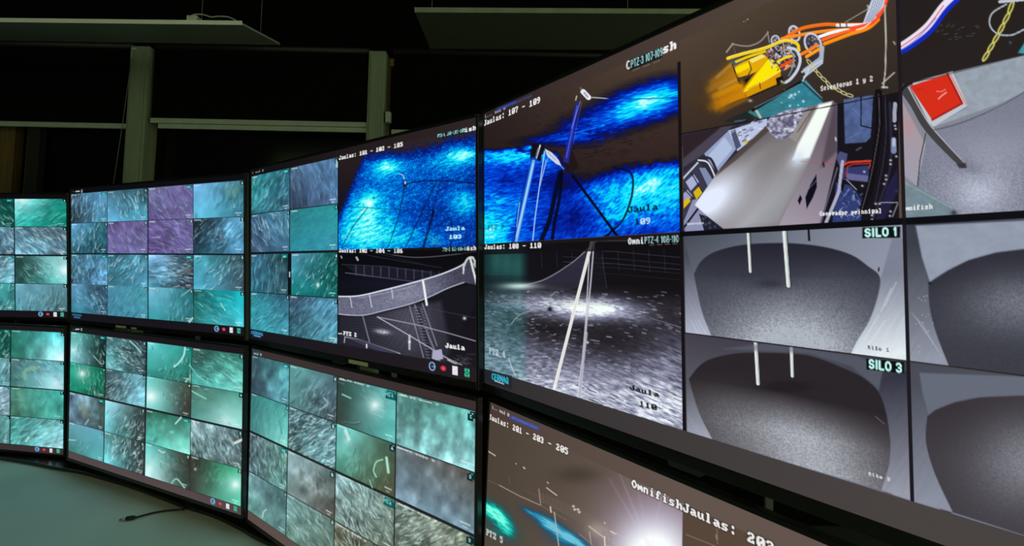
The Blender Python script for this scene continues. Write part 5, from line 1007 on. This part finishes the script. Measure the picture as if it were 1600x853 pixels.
def picture_grid_lower_left():
    cols = [(0, .243), (.247, .493), (.502, .745), (.749, .996)]
    rows = [(.038, .268), (.272, .488), (.500, .724), (.728, .948)]
    t = {(0, 0): T((96, 176, 172), (20, 44, 40), (130, 190, 200), (16, 32, 30), ang=100, n=14, L=10, w=1.8, br=80, mot=.35, side=(.85, .5, .4), glow=[(.08, .6, 8, .6)], tag=2, seed=71),
         (0, 1): T((70, 110, 114), (40, 56, 60), (110, 180, 188), (50, 66, 72), ang=155, n=60, L=8, w=1.4, br=75, mot=.45, side=(.6, .4, 1.0), seed=72),
         (0, 2): T((110, 210, 216), (40, 130, 120), (50, 132, 124), (40, 96, 86), ang=70, n=12, L=8, w=2, br=60, mot=.2, side=(.8, .9, .5), tag=2, seed=73),
         (0, 3): T((50, 76, 70), (46, 110, 96), (70, 150, 146), (130, 214, 206), ang=150, n=26, L=16, w=1.5, br=50, mot=.35, bend=.6, side=(.5, .4, .8), seed=74),
         (1, 0): T((28, 150, 128), (20, 110, 84), (18, 128, 100), (24, 84, 64), ang=95, n=24, L=10, w=1.4, br=75, mot=.3, side=(.75, .8, .5), glow=[(.36, .32, 10, .8)], seed=75),
         (1, 1): T((60, 76, 82), (110, 166, 182), (64, 82, 88), (130, 190, 210), ang=40, n=40, L=12, w=1.4, br=65, mot=.35, side=(.4, .5, .9), seed=76),
         (1, 2): T((90, 196, 190), (66, 66, 58), (110, 210, 206), (56, 50, 46), ang=80, n=5, L=5, w=2, br=50, mot=.15, side=(.7, .4, .5), glow=[(.1, .62, 17, .95)], seed=77),
         (1, 3): T((66, 96, 86), (76, 142, 128), (84, 140, 132), (170, 230, 226), ang=145, n=5, L=12, w=1.8, br=70, mot=.15, side=(.1, .2, .4), glow=[(.7, .85, 22, .35)], seed=78),
         (2, 0): T((120, 150, 180), (84, 104, 104), (90, 110, 130), (66, 82, 84), ang=110, n=8, L=16, w=2.5, br=40, mot=.45, blurry=2, tag=2, seed=79),
         (2, 1): T((150, 204, 220), (54, 62, 62), (100, 176, 180), (46, 56, 56), ang=58, n=26, L=12, w=1.6, br=85, mot=.35, side=(.8, .6, .6), seed=80),
         (2, 2): T((44, 84, 72), (56, 120, 104), (90, 190, 174), (150, 226, 214), ang=60, n=5, L=5, w=3, br=50, mot=.2, blurry=1.5, tag=2, seed=81),
         (2, 3): T((150, 180, 190), (100, 120, 126), (90, 110, 112), (84, 96, 100), ang=110, n=60, L=13, w=1.4, br=75, mot=.4, seed=82),
         (3, 0): T((110, 160, 178), (96, 158, 180), (60, 110, 108), (90, 168, 170), ang=55, n=5, L=7, w=1.5, br=50, mot=.12, side=(.3, .9, .4), seed=83),
         (3, 1): T((96, 150, 152), (44, 52, 52), (120, 206, 220), (46, 54, 54), ang=70, n=44, L=9, w=1.7, br=95, mot=.35, side=(.7, .4, .8), seed=84),
         (3, 2): T((100, 196, 190), (56, 50, 44), (200, 236, 246), (48, 62, 54), ang=120, n=10, L=8, w=1.4, br=30, mot=.25, side=(.7, .4, .5), glow=[(.1, .75, 15, .4)], seed=85),
         (3, 3): T((56, 46, 40), (60, 170, 130), (60, 62, 54), (90, 200, 170), ang=80, n=5, L=8, w=1.4, br=40, mot=.2, side=(.4, .3, .5), glow=[(.9, .45, 14, .85)], seed=86)}
    P = grid_panel('L2', cols, rows, t, (np.linspace(0, 1, 330), np.linspace(0, 1, 300)), (26, 20, 24), (84, 70, 72), vb=.948, logo=False)
    P.setclip()
    P.curve([(289, 543), (287, 555), (280, 566), (272, 573)], 2.6, (180, 235, 232), .95); P.curve([(203, 533), (212, 541), (220, 551)], 2.6, (150, 205, 205), .9); P.curve([(296, 570), (310, 588), (325, 598)], 1.8, (120, 215, 200), .8)
    P.line([(324, 592), (325, 600)], 1.8, (120, 215, 200), .8); P.line([(300, 611), (312, 618), (322, 623)], 2, (150, 220, 205), .8); P.blob(297, 590, 1.5, 8, (190, 230, 215), .7); P.line([(294, 592), (290, 596)], 3, (150, 220, 205), .8)
    P.line([(274, 662), (283, 652)], 2.4, (200, 235, 215), .9); P.curve([(268, 755), (275, 748), (282, 754), (288, 762)], 2.4, (150, 205, 180), .9); P.curve([(248, 703), (254, 707), (257, 706)], 3, (160, 215, 205), .9)
    P.line([(105, 687), (118, 688)], 2, (170, 215, 215), .8); P.line([(147, 557), (157, 568)], 1.8, (150, 170, 165), .9); P.blob(131, 640, 6, 16, (150, 160, 130), .5, 15); P.line([(133, 663), (138, 656)], 2.4, (150, 180, 180), .9)
    P.line([(367, 692), (378, 687)], 4, (235, 235, 220), .9, 2); P.blob(305, 733, 2, 2, (190, 215, 195), .9); P.line([(303, 658), (313, 680)], 3, (190, 205, 210), .5, 2); P.blob(322, 711, 5, 4, (160, 205, 205), .7); P.blob(268, 675, 3, 2, (150, 235, 220), .8)
    for k in ((253, 668, 5, 5), (287, 693, 5, 7), (256, 658, 3, 3)): P.blob(k[0], k[1], k[2], k[3], (110, 205, 180), .5)
    return P

def picture_grid_lower_middle():
    cols = [(0, .2435), (.248, .4945), (.500, .7435), (.747, .997)]
    rows = [(.040, .258), (.262, .482), (.494, .718), (.722, .946)]
    us = np.linspace(0, 1, 430); vs = np.concatenate([np.linspace(0, .8, 380)[:-1], np.linspace(.8, 1, 60)])
    t = {(0, 0): T((70, 100, 112), (70, 130, 134), (56, 70, 84), (110, 178, 196), ang=80, n=8, L=22, w=3, br=35, mot=.35, blurry=2.5, tag=2, seed=91),
         (0, 1): T((104, 160, 160), (76, 100, 112), (90, 130, 132), (66, 74, 84), ang=60, n=24, L=13, w=1.8, br=45, mot=.4, side=(.75, .7, .6), seed=92, blurry=.6),
         (0, 2): T((44, 62, 58), (90, 170, 170), (56, 66, 60), (96, 180, 176), ang=140, n=8, L=26, w=1.6, br=40, mot=.15, side=(.8, .2, .5), glow=[(.67, .38, 15, .8)], tag=2, seed=93),
         (0, 3): T((66, 104, 98), (90, 150, 146), (130, 178, 180), (160, 208, 212), ang=100, n=4, L=14, w=3, br=25, mot=.35, blurry=2.5, seed=94),
         (1, 0): T((56, 110, 112), (70, 150, 146), (66, 118, 118), (140, 214, 206), ang=80, n=5, L=24, w=1.6, br=25, mot=.12, seed=95),
         (1, 1): T((66, 90, 98), (84, 110, 118), (80, 108, 112), (110, 150, 156), ang=30, n=75, L=11, w=1.7, br=75, mot=.5, seed=96),
         (1, 2): T((120, 206, 204), (66, 84, 66), (76, 130, 112), (84, 80, 60), ang=75, n=7, L=16, w=1.5, br=45, mot=.25, side=(.5, .8, .5), glow=[(.2, .3, 14, .3, (170, 230, 240))], seed=97),
         (1, 3): T((100, 106, 112), (96, 84, 80), (122, 140, 158), (118, 140, 158), ang=60, n=3, L=12, w=1.2, br=30, mot=.22, blurry=1.5, seed=98),
         (2, 0): T((80, 90, 98), (100, 136, 130), (84, 104, 110), (98, 140, 134), ang=105, n=44, L=15, w=1.3, br=55, mot=.4, tag=2, seed=99),
         (2, 1): T((140, 158, 166), (90, 100, 100), (120, 134, 136), (84, 74, 68), ang=105, n=16, L=20, w=2, br=50, mot=.4, blurry=1, side=(.6, .5, .7), seed=100),
         (2, 2): T((150, 178, 184), (110, 124, 116), (116, 132, 128), (96, 100, 88), ang=115, n=48, L=22, w=1.8, br=75, mot=.4, tag=2, seed=101),
         (2, 3): T((130, 140, 132), (116, 118, 104), (104, 108, 98), (100, 100, 90), ang=25, n=55, L=13, w=1.8, br=70, mot=.45, seed=102),
         (3, 0): T((100, 126, 134), (84, 112, 116), (104, 146, 140), (96, 128, 128), ang=60, n=8, L=10, w=1.6, br=45, mot=.3, blurry=1, seed=103),
         (3, 1): T((120, 150, 152), (100, 118, 112), (110, 136, 130), (100, 118, 108), ang=125, n=14, L=20, w=1.7, br=60, mot=.3, seed=104),
         (3, 2): T((110, 104, 88), (90, 92, 76), (84, 86, 72), (90, 96, 84), ang=110, n=40, L=15, w=2, br=70, mot=.45, seed=105),
         (3, 3): T((120, 116, 102), (110, 110, 98), (100, 100, 90), (90, 96, 84), ang=40, n=40, L=15, w=2, br=70, mot=.45, seed=106)}
    P = grid_panel('L3', cols, rows, t, (us, vs), (58, 46, 46), (92, 76, 72), logo=False, bits=False)
    P.setclip(); P.rect(0, .055, 0, .045, (40, 66, 74), .8); P.text('mad 0', 397, 549.5, 409, 4.5, (200, 205, 210), .8, y1=552)
    P.line([(535, 616), (548, 622)], 2.4, (140, 200, 190), .9); P.curve([(588, 745), (584, 735), (588, 722), (598, 718)], 2.4, (150, 220, 190), .9); P.line([(604, 715), (607, 738)], 4, (180, 235, 215), .9, 1.5); P.curve([(578, 750), (580, 758), (582, 762)], 2, (150, 210, 180), .8)
    P.line([(540, 672), (545, 686)], 5, (220, 240, 235), .8, 3); P.curve([(646, 790), (652, 782), (656, 778)], 1.2, (170, 190, 200), .6); P.curve([(506, 622), (512, 630), (500, 640)], 2.6, (170, 190, 195), .7, 1.5)
    P.curve([(410, 808), (412, 800), (416, 796)], 2, (200, 215, 210), .8)
    # letters on the corner tags
    for (u, v, s) in ((.99, .065, 'C'), (.99, .285, 'D'), (.99, .515, 'D'), (.737, .285, 'A'), (.488, .285, 'B'), (.488, .515, 'B')):
        x, y = P.xy(u-.006, v-.008); P.rect(u-.015, u+.003, v-.013, v+.012, (6, 44, 44)); P.sans(s, x-1.0, y-.5, x+1.8, 4.5, (190, 238, 230), 1.1)
    for (v, s) in ((.065, 'PTZ 4'), (.52, 'PTZ 6')):
        x, y = P.xy(.701, v-.008); P.rect(.702, .742, v-.014, v+.014, (6, 92, 88)); P.sans(s, x+1.2, y, x+12.5, 4.2, (190, 238, 230), .8)
    for (v, u) in ((.047, .76), (.27, .75), (.045, .51), (.73, .51), (.50, .76)):
        x, y = P.xy(u, v); x2, y2 = P.xy(u+.13, v+.001); P.text('00-00-0000 0', x, y-1.2, x2, 3, (225, 232, 230), .75, y1=y2-1.2)
    return P
# ================================================================ the monitors
def screen_material(name):
    m = bpy.data.materials.new(name); m.use_nodes = True; nt = m.node_tree; b = nt.nodes['Principled BSDF']
    b.inputs['Base Color'].default_value = (.004, .004, .004, 1); b.inputs['Roughness'].default_value = .35; b.inputs['Specular IOR Level'].default_value = .15
    a = nt.nodes.new('ShaderNodeAttribute'); a.attribute_name = 'picture'; nt.links.new(a.outputs['Color'], b.inputs['Emission Color']); b.inputs['Emission Strength'].default_value = 1
    m.cycles.emission_sampling = 'NONE'
    return m
SCREEN = screen_material('lit_panel')

def panel_mesh(P, corners, o, parent):
    """flat display: grid of the panel with its own picture colours"""
    tl, tr, br, bl = [np.array(c)-np.array(o) for c in corners]
    U = P.U[..., None]; V = P.V[..., None]
    co = (tl*(1-U)+tr*U)*(1-V)+(bl*(1-U)+br*U)*V
    h, w = P.U.shape; nv = h*w; nf = (h-1)*(w-1)
    me = bpy.data.meshes.new('screen'); me.vertices.add(nv); me.vertices.foreach_set('co', co.reshape(-1).astype(np.float32))
    idx = np.arange(nv).reshape(h, w); q = np.stack([idx[:-1, :-1], idx[1:, :-1], idx[1:, 1:], idx[:-1, 1:]], -1).reshape(-1)
    me.loops.add(nf*4); me.loops.foreach_set('vertex_index', q.astype(np.int32)); me.polygons.add(nf); me.polygons.foreach_set('loop_start', np.arange(0, nf*4, 4, dtype=np.int32))
    me.update(calc_edges=True)
    s = np.clip(P.img/255, 0, 1); lin = np.where(s <= .04045, s/12.92, ((s+.055)/1.055)**2.4)
    at_ = me.attributes.new('picture', 'FLOAT_COLOR', 'POINT'); at_.data.foreach_set('color', np.concatenate([lin, np.ones((h, w, 1))], -1).reshape(-1).astype(np.float32))
    ob = bpy.data.objects.new('screen', me); C.objects.link(ob); me.materials.append(SCREEN); ob.parent = parent
    return ob

MON = {
 'U4': [(-0.08, 1.283, 0.422), (0.617, 0.325, 0.417), (0.634, 0.34, -0.285), (-0.063, 1.298, -0.28)],
 'U3': [(-1.07, 2.008, 0.403), (-0.099, 1.263, 0.405), (-0.082, 1.284, -0.276), (-1.053, 2.03, -0.278)],
 'U2': [(-2.257, 2.516, 0.388), (-1.104, 2.017, 0.388), (-1.089, 2.053, -0.273), (-2.242, 2.551, -0.273)],
 'U1': [(-3.673, 2.819, 0.383), (-2.454, 2.711, 0.391), (-2.445, 2.76, -0.29), (-3.664, 2.867, -0.298)],
 'L4': [(-0.048, 1.323, -0.334), (0.623, 0.314, -0.329), (0.61, 0.302, -1.01), (-0.061, 1.311, -1.015)],
 'L3': [(-1.042, 2.026, -0.318), (-0.081, 1.262, -0.318), (-0.072, 1.273, -0.997), (-1.033, 2.038, -0.996)],
 'L2': [(-2.214, 2.52, -0.307), (-1.052, 1.983, -0.312), (-1.043, 2.007, -0.967), (-2.205, 2.545, -0.962)],
 'L1': [(-3.576, 2.823, -0.321), (-2.356, 2.645, -0.33), (-2.354, 2.688, -1.003), (-3.575, 2.866, -0.994)]}

HOLD = {}
def monitor(key, picture, label, group):
    cs = [Vector(c) for c in MON[key]]; tl, tr, br, bl = cs; upper = key[0] == 'U'
    mid = (bl+br)/2; e = (tr-tl).normalized(); u = ((tl+tr)/2-(bl+br)/2).normalized(); n = e.cross(u).normalized()
    if n.y > 0: n = -n
    if n.dot(Vector((0, 0, 0))-mid) < 0: n = -n
    back = Vector((-n.x, -n.y, 0)).normalized()
    nb = .125 if upper else .075
    base = mid-u*(.020 if upper else .013)-n*.01
    t = thing('monitor', base, label, 'monitor', group); o = base
    panel_mesh(picture(), MON[key], base, t)
    wd = (tr-tl).length; ht = (tl-bl).length; ctr = (tl+tr+br+bl)/4
    mt = Matrix((e, u, n)).transposed().to_4x4(); mt.translation = ctr-o
    bw, bb = .009, (.020 if upper else .013)
    def loc(bm, x0, x1, y0, y1, z0, z1): return box(bm, x0, x1, y0, y1, z0, z1, mt)
    bm = bmesh.new(); X, Y = wd/2, ht/2; zf, zb = .0035, -.014
    loc(bm, -X-bw, -X, -Y-bb, Y+bw, zb, zf); loc(bm, X, X+bw, -Y-bb, Y+bw, zb, zf); loc(bm, -X, X, Y, Y+bw, zb, zf); loc(bm, -X, X, -Y-bb, -Y, zb, zf)
    link('bezel', bm, M['bezel'], t, .0015)
    bm = bmesh.new(); v = []
    for (sx, sy, z) in ((.999, .999, -.003), (.96, .95, -.017), (.78, .70, -.046), (.5, .45, -.058)):
        v.append([bm.verts.new(mt @ Vector((a*X*sx, b*Y*sy, z))) for a, b in ((-1, -1), (1, -1), (1, 1), (-1, 1))])
    for i in range(3):
        for k in range(4): bm.faces.new((v[i][k], v[i][(k+1) % 4], v[i+1][(k+1) % 4], v[i+1][k]))
    bm.faces.new(v[0]); bm.faces.new(v[3][::-1]); link('back_cover', bm, M['back'], t, .002)
    # bump with the power key under the middle of the lower edge
    bm = bmesh.new(); q = [(-.035, -Y-bb+.001), (.035, -Y-bb+.001), (.028, -Y-bb-.009), (-.028, -Y-bb-.009)]
    if not upper: q = [(a, -Y-bb*.9 if b > -Y-bb else -Y-bb-.003) for a, b in q]
    f = [bm.verts.new(mt @ Vector((a, b, .001))) for a, b in q]; g = [bm.verts.new(mt @ Vector((a, b, -.018))) for a, b in q]
    bm.faces.new(f); bm.faces.new(g[::-1])
    for i in range(4): bm.faces.new((f[i], f[(i+1) % 4], g[(i+1) % 4], g[i]))
    link('power_button', bm, M['back'], t, .001)
    HOLD[key] = (ctr, back, e)
    return t, mt, X, Y, bb

def bezel_strip(m, px0, px1, hgt, dy=0.0):  # small yellow-green strip on the lower bezel
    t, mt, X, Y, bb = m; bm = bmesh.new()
    box(bm, px0, px1, -Y-bb+.003+dy, -Y-bb+.003+hgt+dy, .0036, .0042, mt); link('bezel_strip', bm, M['bezel_strip'], t)

UG, LG = 'monitors of the upper row', 'monitors of the lower row'
m = monitor('U4', picture_large_upper, 'largest nearest upper monitor showing blue cage water, hoses, generator room and two grey silo pictures', UG)
m = monitor('U3', picture_split_upper, 'upper monitor with a blue lit cage picture above a black-and-white net picture', UG); bezel_strip(m, .065, .165, .012)
m = monitor('U2', picture_grid_upper_left, 'upper monitor with sixteen fish pictures, three of them violet', UG); bezel_strip(m, -.245, -.165, .010); bezel_strip(m, -.125, -.085, .008)
m = monitor('U1', picture_grid_upper_edge, 'upper monitor cut off by the left picture edge, green and grey fish pictures', UG)
m = monitor('L4', picture_large_lower, 'nearest lower monitor with brown-black night picture, white lamp flare and turquoise water patches', LG)
m = monitor('L3', picture_grid_lower_middle, 'lower monitor with sixteen pale grey-green fish pictures, cut off at the bottom', LG)
m = monitor('L2', picture_grid_lower_left, 'lower monitor behind the loose cable, sixteen dark and bright green fish pictures', LG)
m = monitor('L1', picture_grid_lower_edge, 'lower monitor cut off by the left picture edge, above the black strip on the desk', LG)

# four steel stands on the black strip, each carrying an upper and a lower monitor
PLACE = ['far left, behind the monitors cut off by the left picture edge', 'behind the monitors with the violet fish pictures', 'behind the monitors with the black-and-white net picture', 'behind the largest nearest monitors']
for k in range(4):
    (cu, bu, eu), (cl, bl_, el) = HOLD['U%d' % (k+1)], HOLD['L%d' % (k+1)]
    p = cl+bl_*.20; rm = Matrix.Rotation(math.atan2(el.y, el.x), 4, 'Z')
    z0 = ZD+.017
    t = thing('monitor_stand', (p.x, p.y, z0), 'steel monitor stand '+PLACE[k], 'monitor stand', 'stands behind the monitors'); o = Vector(t.location)
    bm = bmesh.new(); box(bm, -.12, .12, -.06, .06, 0, .012, rm); link('stand_foot', bm, M['metal'], t, .003)
    bm = bmesh.new(); box(bm, -.03, .03, -.015, .015, .012, cu.z+.06-z0, rm); link('stand_pole', bm, M['metal'], t, .004)
    for c, bk in ((cu, bu), (cl, bl_)):
        q = c+bk*(.078 if k == 0 else .068)-o; h = Vector((0, -.0, q.z)); L = (Vector((q.x, q.y, 0))).length; d = Vector((q.x, q.y, 0)).normalized()
        bm = bmesh.new(); am = Matrix.Translation(Vector((0, 0, q.z))) @ Matrix.Rotation(math.atan2(d.y, d.x), 4, 'Z'); box(bm, .016, L, -.02, .02, -.03, .03, am); pm = Matrix.Translation(q) @ Matrix.Rotation(math.atan2(bk.y, bk.x), 4, 'Z'); box(bm, -.003, .003, -.06, .06, -.05, .05, pm); link('mount_arm', bm, M['metal'], t, .002)
